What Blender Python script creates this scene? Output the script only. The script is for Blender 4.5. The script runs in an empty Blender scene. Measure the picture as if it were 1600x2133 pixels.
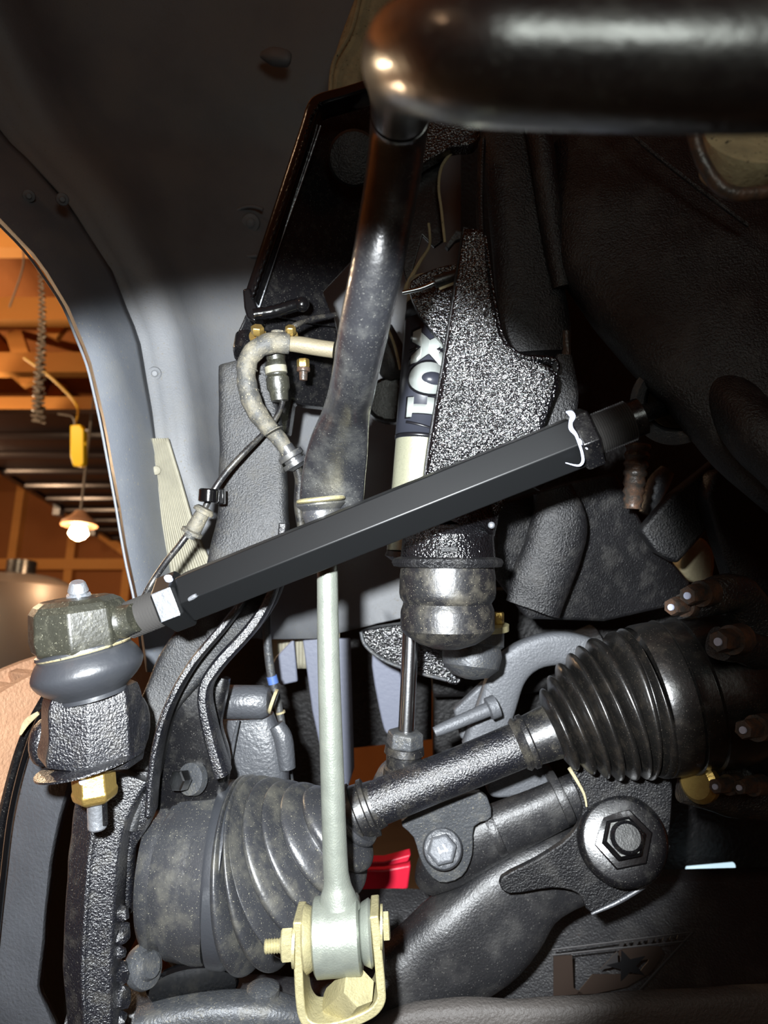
import bpy, bmesh, math, random
from mathutils import Vector, Matrix
random.seed(7)
PI = math.pi
SC = bpy.context.scene
COL = SC.collection
# ------------------------------------------------------------------ camera
TILT = math.radians(15); CAM = Vector((0, 0, 0.9)); F = 1500.0
RT = Vector((1, 0, 0)); UP = Vector((0, -math.sin(TILT), math.cos(TILT))); FW = Vector((0, math.cos(TILT), math.sin(TILT)))
def P(px, py, d):
    return CAM + RT * ((px - 800) / F * d) - UP * ((py - 1066.5) / F * d) + FW * d
cd = bpy.data.cameras.new('camera'); cam = bpy.data.objects.new('camera', cd); COL.objects.link(cam)
cam.location = CAM; cam.rotation_euler = (PI / 2 + TILT, 0, 0)
cd.sensor_fit = 'VERTICAL'; cd.sensor_height = 8.96; cd.sensor_width = 6.72; cd.lens = 6.3 * 1.0
cd.lens = 8.96 * F / 2133
cd.clip_start = 0.01; cd.clip_end = 50
cd.dof.use_dof = True; cd.dof.focus_distance = 0.60; cd.dof.aperture_fstop = 1.8
SC.camera = cam
SC.view_settings.view_transform = 'Standard'; SC.view_settings.look = 'None'
SC.view_settings.gamma = 1; SC.view_settings.use_curve_mapping = False
SC.view_settings.exposure = 0.35
# ------------------------------------------------------------------ world and lights
W = bpy.data.worlds.new('night'); SC.world = W; W.use_nodes = True
W.node_tree.nodes['Background'].inputs[0].default_value = (0.5, 0.42, 0.36, 1)
W.node_tree.nodes['Background'].inputs[1].default_value = 0.035
def light(name, kind, loc, energy, color, target=None, size=0.01, **kw):
    l = bpy.data.lights.new(name, kind); l.energy = energy; l.color = color
    if kind in ('SPOT', 'POINT'): l.shadow_soft_size = size
    for k, v in kw.items(): setattr(l, k, v)
    o = bpy.data.objects.new(name, l); COL.objects.link(o); o.location = loc
    if target is not None: o.rotation_euler = (target - loc).to_track_quat('-Z', 'Y').to_euler()
    return o
LP = CAM + RT * -0.055 + UP * 0.052 + FW * 0.0
light('flashlight', 'SPOT', LP, 78, (0.93, 0.97, 1.0), P(585, 1345, .65), 0.012, spot_size=math.radians(61.5), spot_blend=0.25)
light('shop_bulb_near', 'POINT', Vector((-1.3, -0.9, 2.3)), 4.5, (1.0, 0.62, 0.36), size=0.05)
light('offscreen_warm_fill', 'POINT', Vector((-3.2, 4.2, 2.2)), 90, (1.0, 0.70, 0.42), size=0.06)  # extra unseen lamp, added to warm up the garage
light('garage_fill', 'POINT', Vector((-2.3, 2.0, 2.4)), 90, (1.0, 0.74, 0.46), size=0.06)  # unseen lamp added to brighten the garage faces turned to the camera
light('strip_lamp', 'AREA', CAM + UP * .27 - FW * .32 + RT * .12, 1.0, (0.93, 1.0, 0.93), P(1300, 300, .3), size=0, shape='SQUARE')
bpy.data.lights['strip_lamp'].size = 0.22

# ------------------------------------------------------------------ materials
def lin(c):
    return tuple(((v / 255) / 12.92 if v / 255 <= 0.04045 else ((v / 255 + 0.055) / 1.055) ** 2.4) for v in c) + (1,)
MC = {}
def mat(name, col, rough=.5, metal=0.0, bump=0.0, bscale=400, dust=None, damt=0.0, dscale=60, dfine=0, spec=0.5, coat=0.0, rvar=0.0, stretch=None, emit=None, estr=0, var=0.0, bdist=.8, bdet=3):
    if name in MC: return MC[name]
    m = bpy.data.materials.new(name); m.use_nodes = True; MC[name] = m
    nt = m.node_tree; N = nt.nodes; L = nt.links; b = N['Principled BSDF']
    b.inputs['Base Color'].default_value = lin(col); b.inputs['Roughness'].default_value = rough
    b.inputs['Metallic'].default_value = metal; b.inputs['Specular IOR Level'].default_value = spec
    b.inputs['Coat Weight'].default_value = coat; b.inputs['Coat Roughness'].default_value = 0.15
    if emit: b.inputs['Emission Color'].default_value = emit; b.inputs['Emission Strength'].default_value = estr
    tc = N.new('ShaderNodeTexCoord'); mp = N.new('ShaderNodeMapping'); L.new(tc.outputs['Object'], mp.inputs[0])
    if stretch: mp.inputs['Scale'].default_value = stretch
    def noise(s, det=4, ro=.6):
        n = N.new('ShaderNodeTexNoise'); n.inputs['Scale'].default_value = s; n.inputs['Detail'].default_value = det
        n.inputs['Roughness'].default_value = ro; L.new(mp.outputs[0], n.inputs['Vector']); return n
    last = None
    if var > 0:
        n = noise(dscale * .5, 5); hs = N.new('ShaderNodeHueSaturation'); hs.inputs['Color'].default_value = lin(col)
        mr = N.new('ShaderNodeMapRange'); mr.inputs[1].default_value = .3; mr.inputs[2].default_value = .7
        mr.inputs[3].default_value = 1 - var; mr.inputs[4].default_value = 1 + var
        L.new(n.outputs[0], mr.inputs[0]); L.new(mr.outputs[0], hs.inputs['Value']); last = hs.outputs[0]; L.new(last, b.inputs['Base Color'])
    if dust:
        n1 = noise(dscale, 6, .65); r = N.new('ShaderNodeMapRange'); r.inputs[1].default_value = .52 - damt * .35; r.inputs[2].default_value = .86
        r.inputs[3].default_value = 0; r.inputs[4].default_value = min(1, .35 + damt)
        L.new(n1.outputs[0], r.inputs[0]); fac = r.outputs[0]
        if dfine:
            n2 = noise(dfine, 2, .5); r2 = N.new('ShaderNodeMapRange'); r2.inputs[1].default_value = .66; r2.inputs[2].default_value = .72
            L.new(n2.outputs[0], r2.inputs[0]); mx = N.new('ShaderNodeMath'); mx.operation = 'MAXIMUM'
            L.new(fac, mx.inputs[0]); L.new(r2.outputs[0], mx.inputs[1]); fac = mx.outputs[0]
        mix = N.new('ShaderNodeMix'); mix.data_type = 'RGBA'; mix.inputs[6].default_value = lin(col); mix.inputs[7].default_value = lin(dust)
        if last: L.new(last, mix.inputs[6])
        L.new(fac, mix.inputs[0]); L.new(mix.outputs[2], b.inputs['Base Color'])
        rr = N.new('ShaderNodeMapRange'); rr.inputs[3].default_value = rough; rr.inputs[4].default_value = min(1, rough + .4)
        L.new(fac, rr.inputs[0]); L.new(rr.outputs[0], b.inputs['Roughness'])
    if bump > 0:
        nb = noise(bscale, bdet, .55); bp = N.new('ShaderNodeBump'); bp.inputs['Strength'].default_value = bump
        bp.inputs['Distance'].default_value = 1.0 / bscale * bdist
        L.new(nb.outputs[0], bp.inputs['Height']); L.new(bp.outputs[0], b.inputs['Normal']); L.new(bp.outputs[0], b.inputs['Coat Normal'])
    return m
DUST = (150, 138, 112)
M = dict(
 black=mat('satin_black_paint', (13, 13, 15), .27, .0, .10, 500, (70, 68, 62), .0, 90, 900),
 swaybar=mat('worn_black_bar', (27, 28, 31), .33, 0, .10, 300, (84, 84, 78), .08, 55, 1100, spec=1.0, coat=.7, var=.25),
 hexblk=mat('anodised_black', (12, 13, 14), .42, .0, .02, 900, spec=.3),
 gloss=mat('gloss_black_powder', (8, 8, 9), .16, 0, .04, 300, coat=.4),
 glitter=mat('wrinkle_black_frame', (12, 12, 14), .18, 0, 1.0, 480, spec=1.0, bdist=.95, coat=.12, bdet=1.4),
 frame=mat('textured_black_frame', (18, 18, 20), .42, 0, .9, 520, (80, 78, 74), .06, 40, var=.3),
 arm=mat('dusty_cast_arm', (30, 31, 33), .48, 0, .6, 620, (84, 80, 70), .06, 50, 900, spec=.5, var=.2),
 cast=mat('cast_black_knuckle', (17, 18, 23), .30, 0, .8, 560, (90, 86, 76), .03, 60, 900, spec=1.0, coat=.1),
 castg=mat('cast_grey_metal', (66, 68, 71), .45, .3, .4, 400, (128, 122, 104), .06, 60, 800, var=.2),
 rubber=mat('black_rubber', (22, 22, 24), .38, 0, .12, 350, (110, 104, 88), .12, 60, 900, var=.2, spec=.8),
 rubber2=mat('dusty_rubber', (46, 47, 50), .38, 0, .12, 300, (124, 120, 102), .12, 34, 900, var=.2, spec=.9),
 boot2=mat('brown_black_rubber', (17, 16, 15), .30, 0, .08, 300, (56, 48, 38), .06, 60, 900, var=.2, spec=.8),
 hose=mat('dusty_hose', (62, 62, 60), .6, 0, .4, 420, (158, 148, 122), .3, 60, 500, var=.2),
 braid=mat('braided_hose', (120, 112, 92), .6, .2, .3, 500),
 zinc=mat('grey_zinc', (136, 141, 132), .36, .55, .25, 700, (112, 112, 96), .05, 120, 1600, var=.15),
 yzinc=mat('yellowed_zinc', (170, 162, 124), .42, .5, .3, 400, (120, 112, 80), .1, 220, 900, var=.14),
 gold=mat('gold_zinc', (186, 158, 92), .3, .85, .2, 400, (120, 80, 40), .2, 120),
 steel=mat('bright_steel', (176, 178, 180), .22, 1.0, .05, 500),
 thread=mat('black_oxide_thread', (92, 90, 88), .3, .6, .05, 500),
 silver=mat('scratched_silver', (176, 180, 186), .38, .8, .3, 250, (90, 92, 96), .2, 160),
 oxide=mat('olive_black_forging', (40, 40, 33), .38, 0, .14, 300, (110, 108, 90), .0, 120, 900, var=.12, spec=.9),
 liner=mat('moulded_liner', (100, 102, 105), .55, 0, .25, 600, (104, 98, 84), .16, 10, 500, var=.3),
 flare=mat('dusty_flare', (100, 104, 110), .5, 0, .2, 600, (120, 117, 106), .14, 14, 420, var=.2),
 flap=mat('ribbed_flap', (128, 124, 108), .65, 0, .2, 400, (150, 146, 128), .2, 60, var=.1),
 plate=mat('grey_backing_plate', (64, 66, 70), .40, 0, .35, 300, (34, 34, 34), .08, 60, 420, var=.15, spec=.8),
 rust=mat('rusty_rotor', (170, 130, 100), .7, .2, .6, 250, (120, 84, 60), .2, 60, var=.15),
 alu=mat('cast_aluminium', (88, 90, 94), .5, .2, .4, 420, (60, 62, 64), .1, 60, 700),
 tan=mat('tan_primer', (160, 148, 114), .7, 0, .3, 200, (60, 56, 44), .25, 60, 300),
 diff=mat('black_diff_case', (34, 33, 33), .3, 0, .9, 420, (98, 84, 64), .12, 50),
 bolt=mat('rusty_black_bolt', (56, 52, 48), .35, .1, .3, 300, (130, 84, 50), .3, 110),
 shockw=mat('nickel_shock_body', (186, 186, 160), .34, .6, .15, 400, (120, 116, 96), .05, 300, 900),
 shockd=mat('dark_shock_decal', (44, 46, 54), .35, 0, .02, 300),
 shockb=mat('black_shock_decal', (18, 18, 22), .35, 0, .02, 300),
 shockl=mat('silver_letter_foil', (176, 182, 178), .32, .45, .05, 500),
 white=mat('white_paint_mark', (178, 184, 206), .6),
 skid=mat('black_skid_plate', (24, 24, 26), .42, 0, .4, 420, (60, 58, 55), .05, 30),
 skidl=mat('grey_skid_lip', (74, 70, 67), .6, 0, .6, 320),
 decal=mat('brown_decal', (44, 34, 28), .5), decalg=mat('grey_decal', (50, 48, 48), .5), decalk=mat('black_decal', (12, 12, 14), .5),
 rubber3=mat('clean_grey_rubber', (46, 48, 52), .36, 0, .08, 300, spec=1.0),
 lca=mat('worn_arm_paint', (27, 27, 29), .42, 0, .3, 420, (74, 72, 68), .12, 30, 700, spec=.7, var=.2),
 red=mat('red_jack_paint', (214, 34, 60), .4, 0, .05, 200),
 cream=mat('cream_body_sealer', (170, 160, 128), .7, 0, .3, 80, (90, 84, 66), .3, 30),
 greyp=mat('blue_grey_plastic', (104, 108, 122), .5, 0, .1, 200),
 blue=mat('blue_tape', (70, 96, 150), .5),
 wood=mat('pine_framing', (200, 140, 72), .75, 0, .1, 60, (150, 96, 46), .2, 3, var=.15, stretch=(.4, 3, 3)),
 ply=mat('plywood_sheathing', (150, 92, 44), .8, 0, .1, 40, (110, 62, 28), .3, 1.2, var=.2),
 metal_door=mat('dark_brown_door_panel', (38, 30, 30), .28, .4, .02, 20),
 concrete=mat('garage_concrete', (96, 86, 76), .8, 0, .3, 30, (70, 62, 54), .3, 2),
 yellow=mat('yellow_plastic', (255, 210, 20), .4),
 greyt=mat('grey_painted_tank', (62, 55, 51), .5, 0, 0, 10),
 cord=mat('grey_cord', (96, 88, 80), .5), ycord=mat('yellow_cord', (190, 150, 50), .5),
 shade=mat('lamp_shade_enamel', (170, 130, 100), .4),
 bulb=mat('bulb_glass', (255, 230, 190), .3, emit=(1, .72, .42, 1), estr=18),
 reflectglow=mat('blue_white_reflection', (200, 220, 230), .3, emit=(.55, .75, .85, 1), estr=.9),
 dark=mat('gap_shade_black', (14, 13, 14), .6, 0, .5, 150, (36, 33, 30), .1, 20),  # near-black stands in for the shade in the gaps
)

# ------------------------------------------------------------------ geometry
def catmull(rows, sub):
    if sub <= 1 or len(rows) < 3: return rows
    out = []; n = len(rows)
    for i in range(n - 1):
        p0 = rows[max(i - 1, 0)]; p1 = rows[i]; p2 = rows[i + 1]; p3 = rows[min(i + 2, n - 1)]
        for k in range(sub):
            t = k / sub
            out.append([.5 * ((2 * b) + (-a + c) * t + (2 * a - 5 * b + 4 * c - d) * t * t + (-a + 3 * b - 3 * c + d) * t ** 3) for a, b, c, d in zip(p0, p1, p2, p3)])
    out.append(list(rows[-1])); return out
class G:
    def __init__(s): s.v = []; s.f = []
    def ring_loft(s, rings, capa=True, capb=True, closed=True):
        n = len(rings[0]); b = len(s.v)
        for r in rings: s.v += [Vector(p) for p in r]
        for i in range(len(rings) - 1):
            for k in range(n if closed else n - 1):
                k2 = (k + 1) % n
                s.f.append((b + i * n + k, b + i * n + k2, b + (i + 1) * n + k2, b + (i + 1) * n + k))
        if capa: s.f.append(tuple(b + k for k in range(n))[::-1])
        if capb: s.f.append(tuple(b + (len(rings) - 1) * n + k for k in range(n)))
        return s
    # rows: (px, py, depth, half width px, [half depth px]); widths are read at that depth
    def sweep(s, rows, n=28, sub=6, exp=2.0, sect=None, capa=True, capb=True, radf=None, twist=0):
        rows = [list(r) + ([r[3]] if len(r) == 4 else []) for r in rows]
        rr = catmull(rows, sub)
        pts = [P(r[0], r[1], r[2]) for r in rr]; m = len(pts); rings = []
        L = [0]
        for i in range(1, m): L.append(L[-1] + (pts[i] - pts[i - 1]).length)
        side_prev = None
        for i in range(m):
            t = (pts[min(i + 1, m - 1)] - pts[max(i - 1, 0)]).normalized()
            if side_prev is None:
                sd = t.cross(FW)
                if sd.length < .05: sd = t.cross(UP)
            else: sd = side_prev - t * side_prev.dot(t)
            if side_prev is not None:
                alt = t.cross(FW)
                if alt.length > .3:
                    alt.normalize(); sd = sd.normalized().lerp(alt if alt.dot(sd) > 0 else -alt, .5)
            sd = (sd - t * sd.dot(t)).normalized(); side_prev = sd.copy(); dp = t.cross(sd).normalized()
            if dp.dot(FW) < 0: dp = -dp
            if twist:
                c, s_ = math.cos(twist), math.sin(twist); sd, dp = sd * c + dp * s_, dp * c - sd * s_
            k = rr[i][2] / F; w = rr[i][3] * k; h = rr[i][4] * k
            if radf:
                q = radf(L[i] / L[-1]); w *= q; h *= q
            ring = []
            if sect:
                for (a, b_) in sect: ring.append(pts[i] + sd * (a * w) + dp * (b_ * h))
            else:
                for j in range(n):
                    a = 2 * PI * j / n; ca, sa = math.cos(a), math.sin(a)
                    ring.append(pts[i] + sd * (w * math.copysign(abs(ca) ** (2 / exp), ca)) + dp * (h * math.copysign(abs(sa) ** (2 / exp), sa)))
            rings.append(ring)
        return s.ring_loft(rings, capa, capb)
    # prof: (fraction along A->B or beyond, radius m)
    def lathe(s, A, B, prof, n=32, capa=True, capb=True, rot=0, arc=None, sx=1.0):
        ax = (B - A); Lg = ax.length; ax.normalize()
        u = ax.cross(FW)
        if u.length < .2: u = ax.cross(UP)
        u.normalize(); w = ax.cross(u).normalized(); rings = []
        for t, r in prof:
            c = A + ax * (t * Lg); ring = []
            if arc:
                for j in range(n):
                    a = arc[0] + (arc[1] - arc[0]) * j / (n - 1); ring.append(c + u * (r * math.cos(a) * sx) + w * (r * math.sin(a)))
            else:
                for j in range(n):
                    a = rot + 2 * PI * j / n; ring.append(c + u * (r * math.cos(a) * sx) + w * (r * math.sin(a)))
            rings.append(ring)
        return s.ring_loft(rings, capa and not arc, capb and not arc, closed=not arc)
    def latpx(s, a, b, prof, **k):          # a, b = (px,py,d); prof radii in px at a's depth
        return s.lathe(P(*a), P(*b), [(t, r * a[2] / F) for t, r in prof], **k)
    def hexn(s, a, b, r, rot=0, ch=.12, n=6):
        return s.latpx(a, b, [(0, r * .88), (ch, r), (1 - ch, r), (1, r * .88)], n=n, rot=rot)
    def plate(s, poly, th, d=None):          # poly of (px,py[,d]); th metres away from camera
        pts = [P(q[0], q[1], q[2] if len(q) > 2 else d) for q in poly]
        n = len(pts); b = len(s.v); s.v += pts + [p + FW * th for p in pts]
        s.f.append(tuple(b + i for i in range(n))); s.f.append(tuple(b + n + i for i in range(n))[::-1])
        for i in range(n): j = (i + 1) % n; s.f.append((b + i, b + n + i, b + n + j, b + j))
        return s
    def grid(s, rows):                        # rows of (px,py,d)
        b = len(s.v); n = len(rows[0])
        for r in rows: s.v += [P(*q) for q in r]
        for i in range(len(rows) - 1):
            for k in range(n - 1): s.f.append((b + i * n + k, b + i * n + k + 1, b + (i + 1) * n + k + 1, b + (i + 1) * n + k))
        return s
    def box(s, c, sx, sy, sz, R=None):
        b = len(s.v); R = R or Matrix.Identity(3)
        for z in (-1, 1):
            for x, y in ((-1, -1), (1, -1), (1, 1), (-1, 1)): s.v.append(c + R @ Vector((x * sx / 2, y * sy / 2, z * sz / 2)))
        s.f += [tuple(b + i for i in q) for q in ((3, 2, 1, 0), (4, 5, 6, 7), (0, 1, 5, 4), (1, 2, 6, 5), (2, 3, 7, 6), (3, 0, 4, 7))]
        return s
    def ball(s, c, r, sq=(1, 1, 1), nu=14, nv=9):
        rings = []
        for i in range(nv):
            a = PI * (i + .5) / nv
            rings.append([c + Vector((r * sq[0] * math.sin(a) * math.cos(2 * PI * j / nu), r * sq[1] * math.sin(a) * math.sin(2 * PI * j / nu), r * sq[2] * math.cos(a))) for j in range(nu)])
        return s.ring_loft(rings)
    def build(s, name, m, root=None, parent=None, bevel=0, subd=0, sharp=35, solid=0, tri=False, noise=0, nsc=60):
        me = bpy.data.meshes.new(name); off = ORG.get(root.name, Vector()) if root else Vector()
        me.from_pydata([v - off for v in s.v], [], s.f); me.validate()
        bm = bmesh.new(); bm.from_mesh(me); bmesh.ops.remove_doubles(bm, verts=bm.verts, dist=1e-6)
        bmesh.ops.recalc_face_normals(bm, faces=bm.faces)
        if noise:
            from mathutils import noise as NZ
            for v in bm.verts:
                v.co += v.normal * (NZ.noise(v.co * nsc) * noise)
        bm.to_mesh(me); bm.free()
        me.polygons.foreach_set('use_smooth', [True] * len(me.polygons))
        me.set_sharp_from_angle(angle=math.radians(sharp)); me.materials.append(M[m] if isinstance(m, str) else m)
        o = bpy.data.objects.new(name, me); COL.objects.link(o)
        if solid: q = o.modifiers.new('thick', 'SOLIDIFY'); q.thickness = solid; q.offset = 1
        if bevel: q = o.modifiers.new('bevel', 'BEVEL'); q.width = bevel; q.segments = 3; q.limit_method = 'ANGLE'; q.angle_limit = math.radians(30)
        if subd: q = o.modifiers.new('sub', 'SUBSURF'); q.levels = subd; q.render_levels = subd
        if parent is not None: o.parent = parent
        elif root is not None: o.parent = root
        return o
ORG = {}
def thing(name, label, cat, at, group=None):
    o = bpy.data.objects.new(name, None); COL.objects.link(o); o.empty_display_size = .02
    L = P(*at) if not isinstance(at, Vector) else at
    o.location = L; ORG[o.name] = L.copy(); o['label'] = label; o['category'] = cat
    if group: o['group'] = group
    return o
def tag(o, label, cat, group=None):
    o['label'] = label; o['category'] = cat
    if group: o['group'] = group
    return o
def recenter(o):                              # put a single-mesh thing's origin on its own geometry
    me = o.data; c = Vector(); 
    for v in me.vertices: c += v.co
    c /= len(me.vertices)
    for v in me.vertices: v.co -= c
    o.location = c; return o
def thread_prof(t0, t1, r, n, amp=.07):
    out = []
    for i in range(n):
        a = t0 + (t1 - t0) * i / n; b = t0 + (t1 - t0) * (i + .5) / n
        out += [(a, r * (1 - amp)), (b, r)]
    return out + [(t1, r * (1 - amp))]
def wob(pts, n):                              # smooth closed outline through px points
    m = len(pts); out = []
    for i in range(m):
        p0, p1, p2, p3 = pts[i - 1], pts[i], pts[(i + 1) % m], pts[(i + 2) % m]
        for k in range(n):
            t = k / n
            out.append(tuple(.5 * ((2 * b) + (-a + c) * t + (2 * a - 5 * b + 4 * c - d) * t * t + (-a + 3 * b - 3 * c + d) * t ** 3) for a, b, c, d in zip(p0, p1, p2, p3)))
    return out
#STRUCTURE
# ================================================================== GARAGE
def struct(o): o['kind'] = 'structure'; return o
def bxo(name, x0, x1, y0, y1, z0, z1, m, root=None, parent=None):
    return G().box(Vector(((x0 + x1) / 2, (y0 + y1) / 2, (z0 + z1) / 2)), x1 - x0, y1 - y0, z1 - z0).build(name, m, root, parent)
struct(bxo('floor', -5, 4, -3, 8, -.1, 0, 'concrete'))
wb = struct(bxo('wall_back', -5, 4, 8, 8.1, 0, 4.2, 'ply'))
struct(bxo('wall_left', -5.1, -5, -3, 8, 0, 4.2, 'ply'))
struct(bxo('wall_right', 4, 4.1, -3, 8, 0, 4.2, 'ply'))
struct(bxo('wall_front', -5, 4, -3.1, -3, 0, 4.2, 'ply'))
cl = struct(bxo('ceiling', -5, 4, -3, 8, 3.62, 3.7, 'ply'))
for y in (3.15, 3.85, 4.55, 5.3, 6.0, 6.8):
    bxo('joist', -5, 4, y, y + .09, 3.12, 3.27, 'wood', parent=cl)
for k, (x, y) in enumerate(((-2.35, 3.5), (-2.05, 4.2), (-3.1, 4.2), (-2.2, 5.6), (-2.7, 4.9), (-3.4, 5.2), (-2.9, 5.8))):
    R = Matrix.Rotation((.0, .5, -.6, .2, -.4, .6, .3)[k], 3, 'Y')
    G().box(Vector((x, y, 3.4)), .12, .05, .46, R).build('brace', 'wood', parent=cl)
for x in (-3.9, -3.0, -2.1):
    bxo('rafter', x, x + .06, -3, 8, 3.45, 3.62, 'wood', parent=cl)
for x in (-4.2, -3.55, -2.9, -2.2):
    bxo('stud', x, x + .09, 7.88, 8, 0, 3.6, 'wood', parent=wb)
for z in (1.75, 2.35): bxo('blocking', -5, 4, 7.86, 7.98, z, z + .12, 'wood', parent=wb)
G().box(Vector((-3.4, 7.84, 2.9)), 1.9, .05, .09, Matrix.Rotation(.6, 3, 'Y')).build('wall_brace', 'wood', parent=wb)
# overhead door rolled open
dr = thing('overhead_door', 'dark ribbed overhead garage door standing open below the wooden joists', 'garage door', Vector((-.5, 5.6, 2.6)))
for k in range(9):
    y = 4.05 + k * .37
    bxo('door_slat', -2.85, 3.2, y, y + .30, 2.60, 2.63, 'metal_door', dr)
    G().lathe(Vector((-2.85, y + .335, 2.59)), Vector((3.2, y + .335, 2.59)), [(0, .035), (1, .035)], n=10).build('door_rib', 'metal_door', dr)
G().box(Vector((-2.88, 5.7, 2.62)), .05, 3.5, .08).build('side_rail', 'metal_door', dr)
for y in (4.4, 5.0, 6.2, 7.0): G().box(Vector((-2.9, y, 2.56)), .06, .1, .07).build('hinge', 'silver', dr)
# bulb
c = P(165, 1095, 4.3)
lm = thing('ceiling_lamp', 'lit bare bulb under a small flared disc shade', 'lamp', c + Vector((0, 0, .1)))
G().lathe(c + Vector((0, 0, .09)), c + Vector((0, 0, .0)), [(0, .03), (.3, .05), (.75, .10), (1, .105), (1.02, .10)], n=28).build('lamp_shade', 'shade', lm)
G().lathe(c + Vector((0, 0, .01)), c + Vector((0, 0, -.09)), [(0, .025), (.25, .045), (.6, .058), (.85, .04), (1, .01)], n=20).build('bulb', 'bulb', lm)
G().lathe(c + Vector((0, 0, .09)), Vector((c.x, c.y, 3.62)), [(0, .008), (1, .008)], n=8).build('hanging_cord', 'cord', lm)
light('bulb_light', 'POINT', c + Vector((0, -.02, -.16)), 22, (1.0, .62, .34), size=.04)
# coiled cord + yellow pendant
d = 3.6
pts = [(84, 400, d, 1.8), (84, 480, d, 1.8), (84, 550, d, 1.8)]
for i in range(150):
    t = i / 149; a = i * 1.35
    pts.append((84 + 4 * math.sin(t * 5) + 9 * math.cos(a) * (.5 + t), 560 + 320 * t, d + .02 * math.sin(a), 1.8 + 1.5 * t))
tag(recenter(G().sweep(pts, n=6, sub=1).build('coiled_cord', 'cord')), 'grey coiled spring cord hanging down in front of the joists', 'cord')
tag(recenter(G().sweep([(48, 520, d, 2), (47, 560, d, 2), (20, 640, d, 2)], n=6).build('hanging_wire', 'cord')), 'thin grey wire slung from a joist at upper left', 'wire')
yl = thing('pendant_switch', 'bright yellow pendant control box hanging on a cord', 'switch', (158, 880, d))
G().plate(wob([(146, 886), (166, 884), (174, 895), (174, 966), (168, 973), (152, 971), (146, 950)], 1), .05, d).build('control_box', 'yellow', yl, bevel=.006)
G().latpx((174, 925, d + .02), (180, 925, d + .02), [(0, 5), (1, 5)], n=10).build('button', 'yellow', yl)
G().latpx((172, 897, d + .02), (184, 897, d + .02), [(0, 2), (1, 3)], n=8).build('pull_hook', 'silver', yl)
G().sweep([(156, 886, d + .02, 2), (150, 868, d + .02, 2), (120, 862, d, 2)], n=6).build('cord_tail', 'cord', yl)
tag(recenter(G().sweep([(50, 745, d + .3, 3), (110, 790, d + .3, 3), (160, 845, d + .3, 3), (157, 884, d + .05, 2)], n=6).build('yellow_cord', 'ycord')), 'yellow cord draped under the joists towards the yellow pendant', 'cord')
# tank
tk = thing('storage_tank', 'pale grey round-shouldered tank behind the ball joint', 'tank', Vector((-2.45, 4.3, 0)))
G().lathe(Vector((-2.35, 4.6, 0)), Vector((-2.35, 4.6, 1.72)), [(0, .5), (.03, .52), (.82, .52), (.93, .44), (.98, .25), (1, .02)], n=40).build('tank_shell', 'greyt', tk)
G().lathe(Vector((-2.35, 4.6, 1.70)), Vector((-2.35, 4.6, 1.80)), [(0, .09), (1, .09)], n=16).build('tank_cap', 'black', tk)
#VEHICLE
# ================================================================== FENDER
def interp(tab, y):
    if y <= tab[0][0]: return tab[0][1]
    for (a, b), (c_, d_) in zip(tab, tab[1:]):
        if y <= c_: return b + (d_ - b) * (y - a) / (c_ - a)
    return tab[-1][1]
seam = [(-80, -190), (100, -90), (200, -40), (285, 10), (330, 60), (430, 150), (560, 232), (700, 288), (850, 318), (960, 330), (1100, 395), (1250, 470), (1330, 500)]
outer = [(-80, -480), (250, -200), (400, -70), (470, 0), (540, 68), (640, 132), (750, 178), (850, 203), (960, 224), (1070, 244), (1160, 259), (1260, 282), (1400, 300)]
seamf = [(-80, -190), (100, -90), (200, -40), (285, 10), (330, 60), (430, 150), (560, 232), (700, 288), (850, 318), (960, 336), (1100, 350), (1250, 372), (1400, 390)]
def rim(py): return 0.70 + .06 * min(1, max(0, py) / 1200)
fl = thing('fender_liner', 'large dark dusty moulded wheel arch liner filling the upper left', 'fender liner', (500, 700, .95))
def liner_d(x, y):
    xs = interp(seam, y); t = (x - xs) / (960 - xs)
    dd = .80 + .17 * math.sin(min(1, t * 1.5) * PI / 2) - .03 * math.exp(-((t - .12) / .06) ** 2) - .05 * max(0, (300 - y) / 300)
    return dd + .006 * math.sin(y / 90 + t * 4)
rows = []
for i in range(46):
    y = -80 + i * (1410) / 45; xs = interp(seam, y); row = []
    for k in range(30):
        t = k / 29; x = xs + (960 - xs) * t
        dd = liner_d(x, y) if 0 else .80 + .17 * math.sin(min(1, t * 1.5) * PI / 2) + (.03 * math.exp(-((t - .12) / .06) ** 2) * -1) - .05 * max(0, (300 - y) / 300)
        dd += .006 * math.sin(y / 90 + t * 4)
        # round moulded boss
        row.append((x, y, dd))
    rows.append(row)
# the lower edge of the panel rises to the right
for j in range(46):
    for k in range(30):
        x, y, dd = rows[j][k]; lim = 1330 if x < 660 else 1330 - (x - 660) * .25
        rows[j][k] = (x, min(y, lim), dd)
G().grid(rows).build('liner_shell', 'liner', fl, solid=.004, sharp=60, noise=.002, nsc=18)
for (x, y, r) in ((522, 464, 18), (322, 778, 13), (60, 408, 12), (130, 415, 12)):
    d = min(liner_d(x, y), .97) - .006 if x > 200 else .735
    G().latpx((x, y, d), (x, y, d + .02), [(0, r * .4), (.05, r * .55), (.1, r * .55), (.15, r), (.3, r * 1.1), (1, r * 1.1)], n=20).build('push_clip', 'liner', fl)
d = liner_d(522, 482)
G().sweep([(522 + 52 * math.cos(a / 24 * 2 * PI), 482 + 52 * math.sin(a / 24 * 2 * PI), d - .004, 4) for a in range(5, 21)], n=12, sub=3).build('moulded_ring', 'liner', fl)
G().sweep([(545, 115, .90, 6), (570, 118, .895, 16), (598, 122, .89, 14), (606, 124, .89, 8)], n=16, exp=3).build('moulded_tab', 'liner', fl)
ff = thing('fender_flare', 'grey dusty curved wheel arch flare edging the garage view', 'fender flare', (250, 800, .75))
rows = []
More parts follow.
